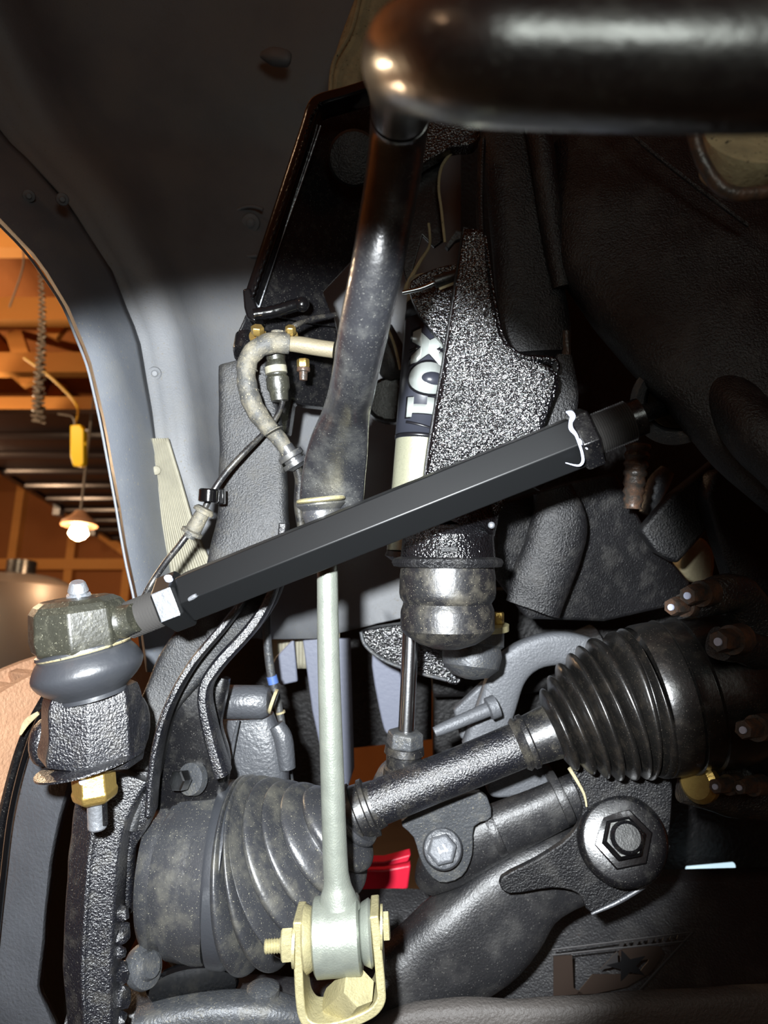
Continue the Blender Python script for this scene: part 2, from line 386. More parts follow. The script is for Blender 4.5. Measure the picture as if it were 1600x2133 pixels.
for i in range(40):
    y = -80 + i * 1480 / 39; xo = interp(outer, y); xi = interp(seamf, y); row = []
    for k in range(12):
        t = k / 11; row.append((xo + (xi - xo) * t, y, .70 + .10 * t - .018 * math.sin(t * PI)))
    row[0] = (xo + 4, y, .715); rows.append(row)
G().grid(rows).build('flare_skin', 'flare', ff, solid=.003, sharp=60, noise=.0012, nsc=25)
G().sweep([(interp(outer, y), y, .705, 3) for y in range(-80, 1400, 60)], n=8, sub=3).build('flare_lip', 'flare', ff)
sf = thing('splash_flap', 'tan-grey finely ribbed rubber flap riveted to lower liner', 'flap', (360, 1000, .78))
lf = [(300, 915), (312, 1000), (318, 1080), (322, 1250)]; rt = [(345, 912), (372, 1000), (395, 1090), (445, 1190)]
rows = []
for i in range(24):
    t = i / 23; y = 913 + t * 300; a = interp([(q[1], q[0]) for q in lf], y); b = interp([(912, 345), (1000, 372), (1090, 398), (1213, 452)], y)
    rows.append([(a + (b - a) * k / 40, y, .785 - (.0022 if k % 4 < 2 else 0)) for k in range(41)])
G().grid(rows).build('flap_sheet', 'flap', sf, solid=.003, sharp=20)
G().latpx((325, 980, .776), (325, 980, .79), [(0, 3), (.1, 9), (.5, 10), (1, 10)], n=16).build('rivet', 'flap', sf)
# lower rear flaps and strips seen below tie rod
fb = thing('rear_splash_flap', 'beige ribbed flap hanging behind the grey sway bar link', 'flap', (640, 1300, .95))
rows = [[(560 + k * 3.6 , 1230 + i * 12.5, .955 - (.002 if k % 4 < 2 else 0)) for k in range(42)] for i in range(14)]
G().grid(rows).build('flap_sheet', 'flap', fb, solid=.003, sharp=20)
G().plate([(630, 1330), (730, 1330), (738, 1600), (725, 1640), (680, 1620), (650, 1480)], .006, .94).build('grey_strip', 'greyp', fb, bevel=.002)
G().plate([(560, 1400), (575, 1368), (612, 1330), (620, 1420), (585, 1428)], .006, .93).build('side_tab', 'greyp', fb, bevel=.002)
gp = thing('plastic_shield', 'blue-grey plastic shield hanging left of the chrome shock shaft', 'shield', (810, 1450, .93))
G().plate(wob([(775, 1362), (832, 1395), (836, 1500), (812, 1530), (795, 1500)], 4), .006, .93).build('shield_panel', 'greyp', gp, bevel=.002)
# body panel piece above
tb = thing('body_seam_panel', 'tan sealed body seam above the upper control arm', 'body panel', (740, 120, .8))
G().sweep([(800, -40, .86, 40, 20), (765, 40, .86, 38, 20), (730, 130, .86, 34, 20), (722, 200, .86, 34, 20), (735, 270, .86, 30, 20)], exp=2.5).build('painted_panel', 'tan', tb)
G().sweep([(757, -40, .84, 5), (733, 60, .84, 5), (696, 130, .84, 5), (688, 200, .84, 5)], n=10).build('seam_lip', 'tan', tb)
#SUSP
# ================================================================== DARK BACKDROP OF THE ENGINE BAY
eb = thing('engine_bay_backdrop', 'near-black backdrop sheets added to darken the gaps behind the frame', 'body panel', (1300, 500, 1.25))
G().plate([(800, -150), (2100, -150), (2100, 1130), (1500, 1130), (1500, 1290), (1180, 1290), (1050, 1230), (800, 1240)], .03, 1.25).build('backdrop_sheet', 'dark', eb)  # dark sheet added so the garage does not show through
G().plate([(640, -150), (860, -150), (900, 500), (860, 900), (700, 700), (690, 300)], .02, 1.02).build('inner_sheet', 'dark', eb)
ud = thing('underbody_backdrop', 'near-black backing sheets added to darken the gaps, with a crossmember tube', 'crossmember', (1300, 1500, 1.1))
G().plate([(870, 1235), (1180, 1225), (1700, 1250), (1700, 2250), (860, 2250), (860, 1980), (905, 1800), (905, 1350)], .04, 1.08).build('underbody_shade_sheet', 'dark', ud)  # dark sheet, extended to black out gaps that showed the garage
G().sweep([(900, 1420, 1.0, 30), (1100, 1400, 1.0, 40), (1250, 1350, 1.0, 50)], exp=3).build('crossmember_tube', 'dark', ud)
G().plate([(430, 1290), (900, 1290), (900, 1540), (720, 1560), (715, 1780), (705, 2250), (40, 2250), (70, 1600), (110, 1540), (430, 1480)], .03, 1.22).build('gap_shade_sheet', 'dark', ud)  # added dark sheet keeps the gaps around knuckle and boot black
# ================================================================== SWAY BAR
sb = thing('sway_bar', 'thick black sway bar bending across the top then down the middle', 'sway bar', (900, 120, .21))
G().sweep([(1900, 130, .185, 128), (1500, 135, .187, 130), (1150, 128, .19, 128), (1000, 122, .192, 126), (912, 114, .202, 118), (868, 116, .217, 106), (846, 128, .25, 92), (838, 150, .30, 78), (836, 190, .36, 67),
  (832, 250, .397, 61), (820, 360, .417, 58), (800, 475, .430, 56), (785, 560, .44, 55), (757, 690, .468, 52), (738, 790, .50, 48), (722, 860, .535, 50, 34), (706, 930, .56, 62, 22), (696, 985, .575, 66, 18), (690, 1045, .585, 66, 18), (688, 1065, .586, 58, 16)],
  n=40, sub=7, exp=2.1).build('bar', 'swaybar', sb)
G().latpx((668, 1042, .58), (672, 1087, .58), [(0, 40), (.05, 50), (.2, 52), (.45, 40), (.6, 42), (1, 36)], n=32).build('rubber_bushing', 'rubber2', sb)
G().latpx((668, 1036, .573), (669, 1046, .573), [(0, 46), (.3, 51), (.7, 51), (1, 46)], n=32).build('dusty_washer', 'yzinc', sb)
# link
ln = thing('sway_bar_link', 'long speckled grey zinc sway bar link rod with wide lower eye', 'sway bar link', (700, 1950, .57))
G().sweep([(680, 1080, .582, 22), (682, 1200, .580, 22), (684, 1350, .578, 23), (690, 1550, .575, 24.5), (698, 1780, .572, 26), (702, 1835, .571, 28), (704, 1862, .57, 36, 32), (706, 1890, .57, 46, 40)], n=32, sub=5).build('rod', 'zinc', ln)
G().latpx((656, 1952, .57), (752, 1944, .57), [(0, 70), (.04, 76), (.96, 76), (1, 70)], n=48).build('eye', 'zinc', ln)
G().latpx((634, 1955, .57), (656, 1953, .57), [(0, 60), (.2, 65), (.8, 58), (1, 50)], n=36).build('bushing', 'yzinc', ln)
G().latpx((752, 1944, .57), (776, 1942, .57), [(0, 50), (.2, 58), (.8, 65), (1, 60)], n=36).build('bushing', 'zinc', ln)
cv = thing('link_clevis', 'pale yellow zinc U-shaped clevis with cross bolt at bottom', 'bracket', (700, 2100, .57))
rect = [(-1, -1), (1, -1), (1, 1), (-1, 1)]
G().sweep([(625, 1898, .575, 9, 48), (626, 1960, .573, 9, 48), (630, 2050, .57, 9, 48), (638, 2092, .568, 9, 46), (660, 2112, .566, 10, 44), (700, 2110, .565, 10, 44), (748, 2095, .565, 10, 44), (782, 2072, .567, 10, 46), (793, 2035, .57, 9, 48), (788, 1960, .573, 9, 48), (780, 1885, .575, 9, 48)],
  sect=[(-1, -1), (1, -1), (1, 1), (-1, 1)], sub=6).build('strap', 'yzinc', cv, bevel=.0012, sharp=30)
G().latpx((552, 1972, .563), (592, 1969, .563), thread_prof(0, 1, 15, 7, .16), n=20).build('threaded_end', 'yzinc', cv)
G().hexn((588, 1969, .563), (614, 1967, .563), 35).build('nut', 'yzinc', cv)
G().latpx((612, 1967, .563), (618, 1967, .563), [(0, 44), (1, 44)], n=28).build('washer', 'yzinc', cv)
G().latpx((792, 1930, .563), (797, 1930, .563), [(0, 42), (1, 42)], n=28).build('washer', 'yzinc', cv)
G().hexn((797, 1929, .563), (812, 1928, .563), 30).build('bolt_head', 'yzinc', cv)
G().hexn((748, 2056, .55), (700, 2098, .575), 42, rot=.3, ch=.2).build('stud_head', 'yzinc', cv)
# ================================================================== TIE ROD
tr = thing('tie_rod', 'straight black hexagonal tie rod sleeve slanting across the centre', 'tie rod', (800, 1080, .53))
A, B = (392, 1243, .56), (1200, 921, .52)
G().lathe(P(*A), P(*B), [(0, .0195), (.004, .0208), (.996, .0208), (1, .0195)], n=6, rot=math.radians(-90 + 6)).build('hex_sleeve', 'hexblk', tr, bevel=.0011, sharp=25)
def along(t): return tuple(a + (b - a) * t for a, b in zip(A, B))
jn = G().lathe(P(*along(-.062)), P(*along(0.0)), [(0, .0195), (.12, .0228), (.88, .0228), (1, .0195)], n=6, rot=math.radians(-62)).build('jam_nut', 'hexblk', tr, bevel=.0008)
# bare scuffed facet on the nut
me = jn.data; me.materials.append(M['silver'])
best = max((p for p in me.polygons if p.area > .0001), key=lambda p: (p.normal.dot(-FW) - .25 * p.normal.dot(UP)))
best.material_index = 1
G().latpx((350, 1203, .545), (352, 1207, .548), [(0, 6.5), (1, 7)], n=16, sx=1.3).build('paint_dot', 'white', tr)
G().lathe(P(*along(-.160)), P(*along(-.055)), [(0, .0110)] + thread_prof(0.04, 1, .0148, 14, .15), n=36).build('threaded_shank', 'thread', tr)
G().lathe(P(*along(.998)), P(*along(1.048)), [(0, .0215), (.1, .0235), (.9, .0235), (1, .020)], n=6, rot=math.radians(-80)).build('jam_nut', 'black', tr, bevel=.0008)
G().lathe(P(*along(1.045)), P(*along(1.145)), thread_prof(0.0, .96, .0152, 17, .10) + [(1, .0125)], n=36).build('threaded_shank', 'thread', tr)
G().lathe(P(*along(1.14)), P(*along(1.17)), [(0, .0125), (.1, .0135), (1, .0135)], n=24).build('inner_stub', 'black', tr)
G().sweep([(392, 1250, .5405, 4), (402, 1244, .5385, 5), (409, 1240, .5375, 4)], n=10).build('witness_mark', 'silver', tr)
G().sweep([(1180, 858, .509, 2.0, 1.5), (1188, 860, .505, 6.1, 1.5), (1193, 868, .503, 6.1, 1.5), (1189, 880, .5025, 4.1, 1.5), (1190, 893, .501, 4.8, 1.5), (1200, 906, .4995, 3.4, 1.5), (1207, 925, .4985, 2.7, 1.5), (1213, 945, .4985, 2.7, 1.5), (1214, 962, .5005, 3.1, 1.5), (1204, 970, .502, 2.0, 1.5), (1178, 964, .503, 0.8, 1)], n=12, sub=5).build('paint_stripe', 'white', tr)
G().sweep([(1206, 915, .4987, 3, 1), (1214, 925, .4985, 2.5, 1), (1224, 936, .4987, 1.5, 1)], n=8).build('paint_stripe', 'white', tr)
# outer end
te = thing('tie_rod_end', 'olive-black ball joint housing with grey rubber dust boot', 'ball joint', (180, 1330, .56))
a, b = (160, 1245, .56), (181, 1440, .56)
G().latpx(a, b, [(0, 70), (.05, 88), (.12, 98), (.40, 103), (.52, 99), (.56, 88)], n=8, rot=PI / 8 + .18).build('housing', 'oxide', te, bevel=.0015, sharp=20)
G().latpx((163, 1243, .555), (165, 1266, .555), [(0, 26), (.2, 52), (.6, 66), (1, 72)], n=32).build('cap', 'oxide', te)
G().sweep([(215, 1298, .558, 52, 44), (240, 1297, .556, 40), (262, 1292, .555, 33), (282, 1286, .553, 30)], n=28).build('neck', 'oxide', te)
G().latpx((161, 1212, .55), (165, 1252, .555), [(0, 13), (.08, 16), (.45, 21), (.5, 18), (.62, 18), (.66, 24), (1, 26)], n=20).build('grease_fitting', 'silver', te)
G().latpx((172, 1342, .56), (195, 1443, .56), [(-.02, 84), (.05, 94), (.11, 95), (.13, 90), (.2, 97), (.3, 104), (.4, 109), (.47, 111.5), (.53, 111.5), (.6, 109), (.7, 103), (.8, 93), (.88, 82), (.95, 72), (1.0, 66), (1.08, 66)], n=48, rot=.1).build('dust_boot', 'rubber3', te)
G().latpx((175, 1349, .56), (176.4, 1355, .56), [(0, 92), (.5, 96), (1, 93)], n=48).build('retaining_ring', 'tan', te)
G().latpx((192, 1592, .566), (194, 1606, .566), [(0, 60), (.3, 66), (.7, 62), (1, 50)], n=36).build('washer', 'gold', te)
G().latpx((194, 1602, .56), (199, 1668, .56), [(0, 42), (.08, 44), (.6, 44), (.68, 47), (.9, 44), (1, 36)], n=6, rot=.7).build('nut', 'gold', te, bevel=.001)
G().latpx((172, 1628, .543), (172, 1628, .549), [(0, 7), (1, 8)], n=16).build('paint_dot', 'white', te)
G().latpx((200, 1650, .56), (203, 1727, .56), thread_prof(0, .25, 22, 4, .06) + [(.3, 19), (.95, 19), (1, 16)], n=24).build('stud', 'silver', te)
G().plate([(212, 1668), (220, 1667), (222, 1720), (214, 1720)], .003, .5525).build('stud_slot', 'black', te)
# ================================================================== KNUCKLE
kn = thing('steering_knuckle', 'black cast steering knuckle with tapered arm and ribbed upright', 'steering knuckle', (220, 1800, .64))
G().sweep([(190, 1432, .57, 92, 70), (192, 1460, .57, 99, 78), (194, 1520, .57, 101, 82), (193, 1560, .57, 105, 82), (191, 1580, .57, 102, 78)], n=8, sub=4, exp=2.3, twist=.28).build('tie_rod_eye', 'cast', kn, bevel=.003, sharp=30, noise=.0015, nsc=40)
G().latpx((188, 1578, .57), (191, 1592, .57), [(0, 96), (.4, 110), (.7, 110), (1, 92)], n=36, sx=1.0).build('eye_flange', 'cast', kn)
G().ball(P(276, 1515, .585), .019, (.7, 1, 1.4)).build('boss', 'cast', kn)
G().ball(P(92, 1545, .59), .013, (.9, 1, 1.5)).build('boss', 'cast', kn)
G().sweep([(505, 752, .70, 46, 16), (508, 765, .70, 50, 20), (520, 860, .70, 62, 24), (527, 960, .70, 68, 26), (528, 1060, .695, 72, 28), (522, 1150, .69, 82, 30), (495, 1240, .685, 78, 32), (428, 1330, .685, 60, 28), (365, 1410, .68, 48, 28), (322, 1500, .67, 38, 30), (290, 1620, .66, 40, 34), (262, 1720, .65, 30, 34)],
  n=32, exp=5, sub=6).build('upper_arm', 'arm', kn, noise=.002, nsc=30)
G().sweep([(592, 1090, .68, 10, 24), (586, 1150, .68, 10, 26), (568, 1230, .67, 11, 28), (530, 1300, .66, 13, 30), (455, 1385, .65, 14, 32), (428, 1440, .645, 13, 32), (440, 1520, .645, 14, 32), (465, 1610, .645, 16, 32)], n=16, exp=3, sub=6).build('outer_rib', 'cast', kn)
G().sweep([(540, 1210, .67, 8, 20), (470, 1300, .655, 9, 26), (400, 1385, .645, 9, 28), (350, 1480, .64, 9, 30), (325, 1580, .638, 9, 30), (315, 1690, .638, 8, 30)], n=16, exp=3, sub=6).build('inner_rib', 'cast', kn)
G().sweep([(430, 1400, .69, 50, 20), (400, 1500, .685, 65, 22), (405, 1600, .685, 75, 24), (380, 1700, .685, 70, 24)], n=20, exp=4).build('web', 'black', kn, noise=.002, nsc=30)  # black material puts the shade of this recess into the colour
sec = [(-1, .0), (-.95, -.35), (.0, -1), (.15, -.8), (.95, -.55), (1, -.4), (1, 1), (-1, 1)]
G().sweep([(250, 1600, .635, 70, 40), (225, 1660, .63, 62, 40), (205, 1740, .625, 55, 40), (195, 1850, .62, 54, 40), (188, 2000, .615, 54, 40), (192, 2100, .612, 50, 40), (195, 2200, .61, 50, 40)], sect=sec[::-1], sub=6).build('upright', 'cast', kn, bevel=.0018, sharp=22, noise=.0008, nsc=50)
G().sweep([(290, 1600, .65, 34, 20), (285, 1680, .65, 40, 20), (262, 1760, .65, 24, 20), (258, 1850, .65, 20, 20), (258, 1900, .65, 18, 16)], n=16, exp=4).build('hub_flange', 'cast', kn, noise=.0015, nsc=40)
for i, (y, r) in enumerate(((1902, 16), (1945, 17), (1985, 14), (2030, 18), (2078, 19), (2125, 17))):
    G().ball(P(252 + 4 * math.sin(i * 2.2), y, .622), r * .62 / F, (1, 1, 1.15), 10, 7).build('weld_lump', 'cast', kn, noise=.004, nsc=160)
hb = thing('hub_bolt', 'shiny flanged bolt standing out beside the lumpy knuckle edge', 'bolt', (295, 2015, .64))
G().latpx((280, 2018, .65), (296, 2012, .64), [(0, 24), (.5, 30), (1, 34)], n=24, sx=1).build('collar', 'steel', hb)
G().latpx((290, 2016, .64), (316, 2010, .634), [(0, 40), (.3, 44), (.6, 42), (.7, 28), (1, 24)], n=30).build('flange', 'castg', hb)
kb = thing('knuckle_bolt', 'bright hex bolt head above the large ribbed boot', 'bolt', (395, 1622, .66))
G().latpx((405, 1622, .672), (385, 1624, .66), [(0, 34), (.5, 32), (.55, 24)], n=28).build('flange', 'castg', kb)
G().hexn((385, 1624, .662), (366, 1627, .652), 22).build('hex_head', 'steel', kb)
# brake
bp = thing('brake_backing_plate', 'grey stamped brake backing plate at the lower left edge', 'backing plate', (60, 1900, .68))
rows = []
L_ = [(1460, 100), (1530, 68), (1620, 38), (1750, 12), (1900, -6), (2050, -20), (2240, -20)]
R_ = [(1460, 118), (1530, 150), (1620, 158), (1700, 134), (1800, 114), (1900, 104), (1960, 100), (2020, 92), (2060, 88), (2090, 104), (2133, 124), (2240, 150)]
for i in range(50):
    y = 1460 + i * 15.6; l = interp(L_, y); r = interp(R_, y)
    rows.append([(l + (r - l) * k / 9, y, .665 + .012 * (1 - k / 9) + (.012 if k == 9 else 0)) for k in range(10)])
G().grid(rows).build('shield', 'plate', bp, solid=.002, sharp=50, noise=.0012, nsc=22)
G().sweep([(118, 1438, .665, 6), (80, 1500, .662, 6), (48, 1590, .66, 6), (22, 1700, .66, 6), (6, 1830, .66, 6), (-10, 1980, .66, 6)], n=14).build('rolled_rim', 'gloss', bp)
G().sweep([(106, 1440, .70, 8, 30), (60, 1530, .70, 10, 30), (25, 1650, .70, 11, 30), (0, 1780, .70, 12, 30), (-20, 1950, .70, 12, 30)], n=12, exp=3).build('outer_lip', 'black', bp)
G().sweep([(80, 1485, .66, 4, 2), (55, 1505, .66, 7, 2), (42, 1530, .66, 3, 2)], n=10).build('tan_tab', 'tan', bp)
ro = thing('brake_rotor', 'rusty tan vented brake rotor edge behind the dark shield', 'brake rotor', (110, 1850, .84))
cc = P(190, 1898, .84); ax = (RT * .86 - FW * .50 + UP * .04).normalized(); R0 = .299
G().lathe(cc, cc + ax * .012, [(0, .15), (0, R0 - .002), (.1, R0), (.9, R0), (1, R0 - .002), (1, .15)], n=96, capa=False, capb=False).build('inboard_disc', 'rust', ro)
G().lathe(cc - ax * .056, cc - ax * .044, [(0, .15), (0, R0 - .002), (.1, R0), (.9, R0), (1, R0 - .002), (1, .15)], n=96, capa=False, capb=False).build('outboard_disc', 'rust', ro)
e1 = ax.cross(UP).normalized(); e2 = e1.cross(ax).normalized()
if e2.dot(UP) < 0: e2 = -e2
for k in range(-9, 10):
    a = k * math.radians(6.0); rd = (e2 * math.cos(a) + e1 * math.sin(a)).normalized(); tg = ax.cross(rd)
    Rm = Matrix((rd, tg, ax)).transposed()
    G().box(cc - ax * .022 + rd * .268, .055, .012, .046, Rm).build('vane', 'rust', ro, bevel=.002)
# ================================================================== UPPER CONTROL ARM
ua = thing('upper_control_arm', 'gloss black welded plate upper control arm slanting up', 'control arm', (640, 450, .70))
G().plate([(x, y, .700 + (x - 528) * .0003) for x, y in [(655, 240), (775, 208), (790, 480), (716, 560), (672, 606), (700, 680), (640, 672), (535, 650), (528, 640)]], .005).build('web_plate', 'black', ua, bevel=.001)
G().sweep([(790, 186, .69, 12, 34), (725, 207, .69, 12, 34), (668, 224, .69, 13, 34), (652, 245, .69, 14, 34), (640, 285, .69, 14, 34), (582, 460, .69, 14, 34), (525, 632, .69, 14, 34)], n=20, exp=5, sub=5).build('front_flange', 'gloss', ua)
pts = [(725 - 60, 213), (648, 238), (633, 280), (574, 460), (520, 620)]
wl = catmull([list(q) for q in pts], 30)
G().sweep([(q[0] + 4, q[1] + 1, .662, 3.4 + 1.3 * math.sin(i * 1.9)) for i, q in enumerate(wl)], n=8, sub=1).build('weld_bead', 'gloss', ua)
wl = catmull([[668, 262], [628, 380], [575, 530], [540, 640]], 24)
G().sweep([(q[0], q[1], .695, 1.6) for q in wl], n=6, sub=1).build('flange_edge', 'steel' if False else 'silver', ua)
G().plate([(505, 602), (520, 598), (540, 650), (532, 672), (514, 662), (508, 640)], .03, .665).build('end_cap', 'gloss', ua, bevel=.002)
G().sweep([(528, 656, .665, 12, 14), (575, 648, .668, 13, 14), (615, 636, .672, 13, 14), (638, 634, .674, 11, 12)], n=16, sub=8, radf=lambda t: 1 + .06 * math.sin(t * 70)).build('end_weld', 'gloss', ua)
G().latpx((629, 634, .664), (629, 634, .68), [(0, 3), (.05, 9), (.2, 14), (1, 16)], n=20).build('weld_plug', 'gloss', ua)
G().plate([(x, y, .705 + (x - 484) * .0003 + (y - 650) * .0001) for x, y in [(512, 650), (640, 668), (695, 655), (704, 700), (700, 850), (625, 842), (610, 835), (600, 905), (570, 905), (552, 760), (488, 750), (484, 728), (490, 700), (505, 668)]], .03).build('ball_joint_mount', 'black', ua, bevel=.003)
G().latpx((512, 735, .70), (510, 700, .71), [(0, 24), (.3, 26), (1, 20)], n=24).build('ball_joint_cup', 'black', ua)
G().latpx((738, 330, .70), (738, 330, .73), [(0, 20), (.1, 50), (.5, 56), (1, 56)], n=32).build('pivot_bushing', 'frame', ua)
# ================================================================== HOSES
bh = thing('brake_hose', 'dusty grey spiral-wrapped brake hose looping to a braided section', 'hose', (515, 800, .66))
G().sweep([(695, 729, .655, 17), (660, 724, .655, 17), (625, 718, .655, 17), (598, 716, .655, 15)], n=24).build('braided_section', 'braid', bh)
G().sweep([(602, 716, .655, 21), (570, 714, .652, 22), (540, 724, .65, 21), (518, 748, .65, 21), (513, 782, .65, 20), (519, 820, .65, 21), (532, 853, .65, 21), (555, 885, .655, 19), (578, 910, .66, 17), (596, 935, .66, 16), (606, 955, .662, 15)], n=24, sub=12, radf=lambda t: 1 + .035 * math.sin(t * 60)).build('wrapped_hose', 'hose', bh)
for x, y, x2, y2 in ((562, 690, 570, 738), (536, 700, 548, 742), (497, 765, 535, 772), (500, 812, 538, 812), (502, 828, 540, 826), (560, 905, 582, 892)):
    mx, my = (x + x2) / 2, (y + y2) / 2; L2 = math.hypot(x2 - x, y2 - y) / 2; nx, ny = -(y2 - y) / L2 / 2, (x2 - x) / L2 / 2
    G().latpx((mx - nx * .8, my - ny * .8, .65), (mx + nx * .8, my + ny * .8, .65), [(0, 21.5), (1, 21.5)], n=24).build('wrap_seam', 'hose', bh)
a, b = (594, 930, .66), (622, 975, .662)
G().latpx(a, b, [(0, 16), (.3, 17), (.32, 27), (.5, 28), (.54, 27), (.56, 20), (.66, 20), (.68, 27), (.86, 27), (.9, 20), (1, 14)], n=32).build('grommet', 'rubber2', bh)
G().sweep([(616, 968, .665, 10), (625, 1000, .67, 11), (622, 1050, .675, 10), (628, 1100, .68, 9)], n=14).build('lower_hose', 'rubber', bh)
aw = thing('sensor_wire', 'thin dark wire running from the bracket down to the tie rod', 'wire', (500, 960, .66))
G().sweep([(700, 655, .69, 5), (650, 664, .67, 5.5), (615, 678, .655, 6), (592, 700, .66, 6), (588, 760, .68, 6), (590, 830, .68, 6), (575, 870, .675, 6), (550, 902, .67, 6), (510, 942, .66, 6.5), (475, 980, .655, 7), (450, 1014, .65, 7), (436, 1040, .65, 7), (415, 1080, .645, 7), (380, 1128, .64, 7), (345, 1172, .63, 7), (318, 1212, .62, 7), (300, 1245, .62, 7)], n=12, sub=6).build('cable', 'rubber', aw)
G().latpx((436, 1018, .64), (434, 1046, .64), [(0, 18), (.1, 21), (.9, 21), (1, 19)], n=24).build('clip', 'gloss', aw)
G().plate([(450, 1018), (466, 1018), (466, 1050), (450, 1050)], .01, .65).build('clip_tab', 'gloss', aw, bevel=.001)
G().latpx((428, 1058, .64), (394, 1120, .64), [(0, 17), (.08, 22), (.16, 22), (.18, 15), (.74, 17), (.78, 23), (.88, 23), (.9, 12), (1, 12)], n=28).build('grommet', 'hose', aw)
fc = thing('line_fitting', 'olive vertical hose connector hanging beneath the gold bolts', 'fitting', (582, 790, .67))
G().latpx((572, 730, .672), (583, 835, .672), [(0, 20), (.2, 18), (.22, 20), (.32, 22), (.45, 22), (.5, 20), (.55, 24), (.75, 24), (.82, 20), (1, 18)], n=24).build('sleeve', 'oxide', fc)
G().latpx((574, 764, .668), (576, 778, .668), [(0, 23), (1, 23)], n=24).build('band', 'flap', fc)
G().latpx((579, 690, .66), (579, 712, .66), [(0, 14), (.5, 17), (1, 17)], n=20).build('domed_cap', 'hose', fc)
for nm, lb, x, y, r in (('banjo_bolt', 'larger gold hex bolt at the left end of the hose bracket', 537, 698, 19), ('banjo_bolt', 'smaller gold hex bolt just right of the hose dome', 606, 698, 15)):
    t = thing(nm, lb, 'bolt', (x, y, .66))
    G().latpx((x + 2, y + 8, .665), (x, y, .66), [(0, r * .8), (.6, r), (1, r * .95)], n=24).build('flange', 'gold', t)
    G().hexn((x, y - 2, .655), (x - 1, y - 18, .65), r * .72).build('hex_head', 'gold', t)
t = thing('bleeder_bolt', 'brassy hex fitting with rusty tip on black mount', 'bolt', (632, 765, .69))
G().hexn((631, 748, .69), (632, 766, .69), 13).build('hex_head', 'gold', t)
G().latpx((632, 766, .69), (632, 792, .69), [(0, 14), (.3, 14), (.35, 9), (1, 8)], n=18).build('tip', 'bolt', t)
# ================================================================== SHOCK
sk = thing('shock_absorber', 'silver and dark shock absorber body marked FOX with chrome shaft', 'shock absorber', (870, 900, .72))
sa, sbb = P(903, 590, .74), P(858, 1150, .715); R1 = .0255
G().lathe(sa, sbb, [(0, R1), (1, R1 * .98)], n=48).build('body', 'shockw', sk)
axs = (sbb - sa).normalized(); Ls = (sbb - sa).length
fr = (-FW - axs * (-FW).dot(axs)); 
vd = (CAM - (sa + sbb) / 2); fr = (vd - axs * vd.dot(axs)).normalized(); sdv = fr.cross(axs)
if sdv.dot(RT) < 0: sdv = -sdv
def wrap(name, poly, m, lift, parent):        # poly in (u across px, y px) wrapped on the shock tube
    bm = bmesh.new(); bm.faces.new([bm.verts.new((q[0] / 52 * R1, q[1], 0)) for q in poly])
    for k in range(-30, 31):
        x = k * .0016; bmesh.ops.bisect_plane(bm, geom=bm.verts[:] + bm.edges[:] + bm.faces[:], plane_co=(x, 0, 0), plane_no=(1, 0, 0))
    bmesh.ops.triangulate(bm, faces=[f for f in bm.faces if len(f.verts) > 4])
    g = G(); rr = R1 + lift
    for v in bm.verts:
        an = v.co.x / R1; t = (v.co.y - 590) / 560
        g.v.append(sa + axs * (t * Ls) + (fr * math.cos(an) + sdv * math.sin(an)) * rr)
    bm.verts.index_update(); g.f = [tuple(v.index for v in f.verts) for f in bm.faces]; bm.free()
    return g.build(name, m, sk, parent=parent, solid=.0002, sharp=60)
FULL = 1.7 * 52
w1 = wrap('dark_wrap', [(-FULL, 672), (FULL, 672), (FULL, 925), (-FULL, 925)], 'shockd', .0003, None)
wrap('pale_top_band', [(-FULL, 600), (FULL, 600), (FULL, 640), (-FULL, 640)], 'tan', .0003, None)
wrap('black_band', [(-FULL, 640), (FULL, 640), (FULL, 676), (-FULL, 676)], 'shockb', .0005, None)
wrap('black_lower_line', [(-FULL, 916), (FULL, 916), (FULL, 924), (-FULL, 924)], 'shockb', .0006, None)
# letters F O X read upwards, tops towards the left
def letter(name, polys, m, lift): 
    for pl in polys: wrap(name, pl, m, lift, None)
def ell(cx, cy, rx, ry, a0=0, a1=2 * PI, n=28): return [(cx + rx * math.cos(a0 + (a1 - a0) * i / n), cy + ry * math.sin(a0 + (a1 - a0) * i / n)) for i in range(n + (0 if a1 - a0 > 6.2 else 1))]
Xp = [(-34, 712), (-16, 706), (-16, 714), (2, 730), (34, 710), (46, 716), (46, 732), (22, 745), (46, 762), (46, 782), (34, 786), (2, 757), (-20, 775), (-34, 778), (-34, 762), (-14, 744), (-34, 732)]
def grow(pl, k):
    cx = sum(p[0] for p in pl) / len(pl); cy = sum(p[1] for p in pl) / len(pl)
    return [(cx + (x - cx) * k, cy + (y - cy) * k) for x, y in pl]
letter('letter_outline', [grow(Xp, 1.14)], 'shockb', .0007)
letter('letter_outline', [ell(8, 806, 48, 37)], 'shockb', .0006)
letter('letter_x', [Xp], 'shockl', .0010)
letter('letter_o', [ell(8, 806, 43, 32)], 'shockl', .0011)
letter('letter_counter', [ell(16, 806, 24, 13)], 'shockd', .0015)
Fp = [(-34, 858), (-34, 888), (-26, 888), (-26, 880), (48, 880), (48, 862), (16, 862), (16, 843), (4, 843), (4, 862), (-20, 862), (-20, 850), (-34, 850)]
Fp = [(-34, 846), (-34, 886), (-22, 886), (-22, 878), (48, 878), (48, 860), (20, 860), (20, 845), (6, 845), (6, 860), (-20, 860), (-20, 846)]
letter('letter_outline', [grow(Fp, 1.12)], 'shockb', .0007)
letter('letter_f', [Fp], 'shockl', .0010)
letter('letter_stripe', [[(-34, 893), (-30, 893), (40, 908), (48, 914), (40, 912), (-34, 898)]], 'shockb', .0010)
letter('arrow', [[(-40, 748), (-26, 745), (-26, 740), (-18, 746), (-26, 752), (-26, 749), (-40, 753)]], 'shockb', .0013)
letter('arrow', [[(16, 746), (24, 740), (24, 744), (44, 748), (44, 753), (24, 750), (24, 754)]], 'shockb', .0013)
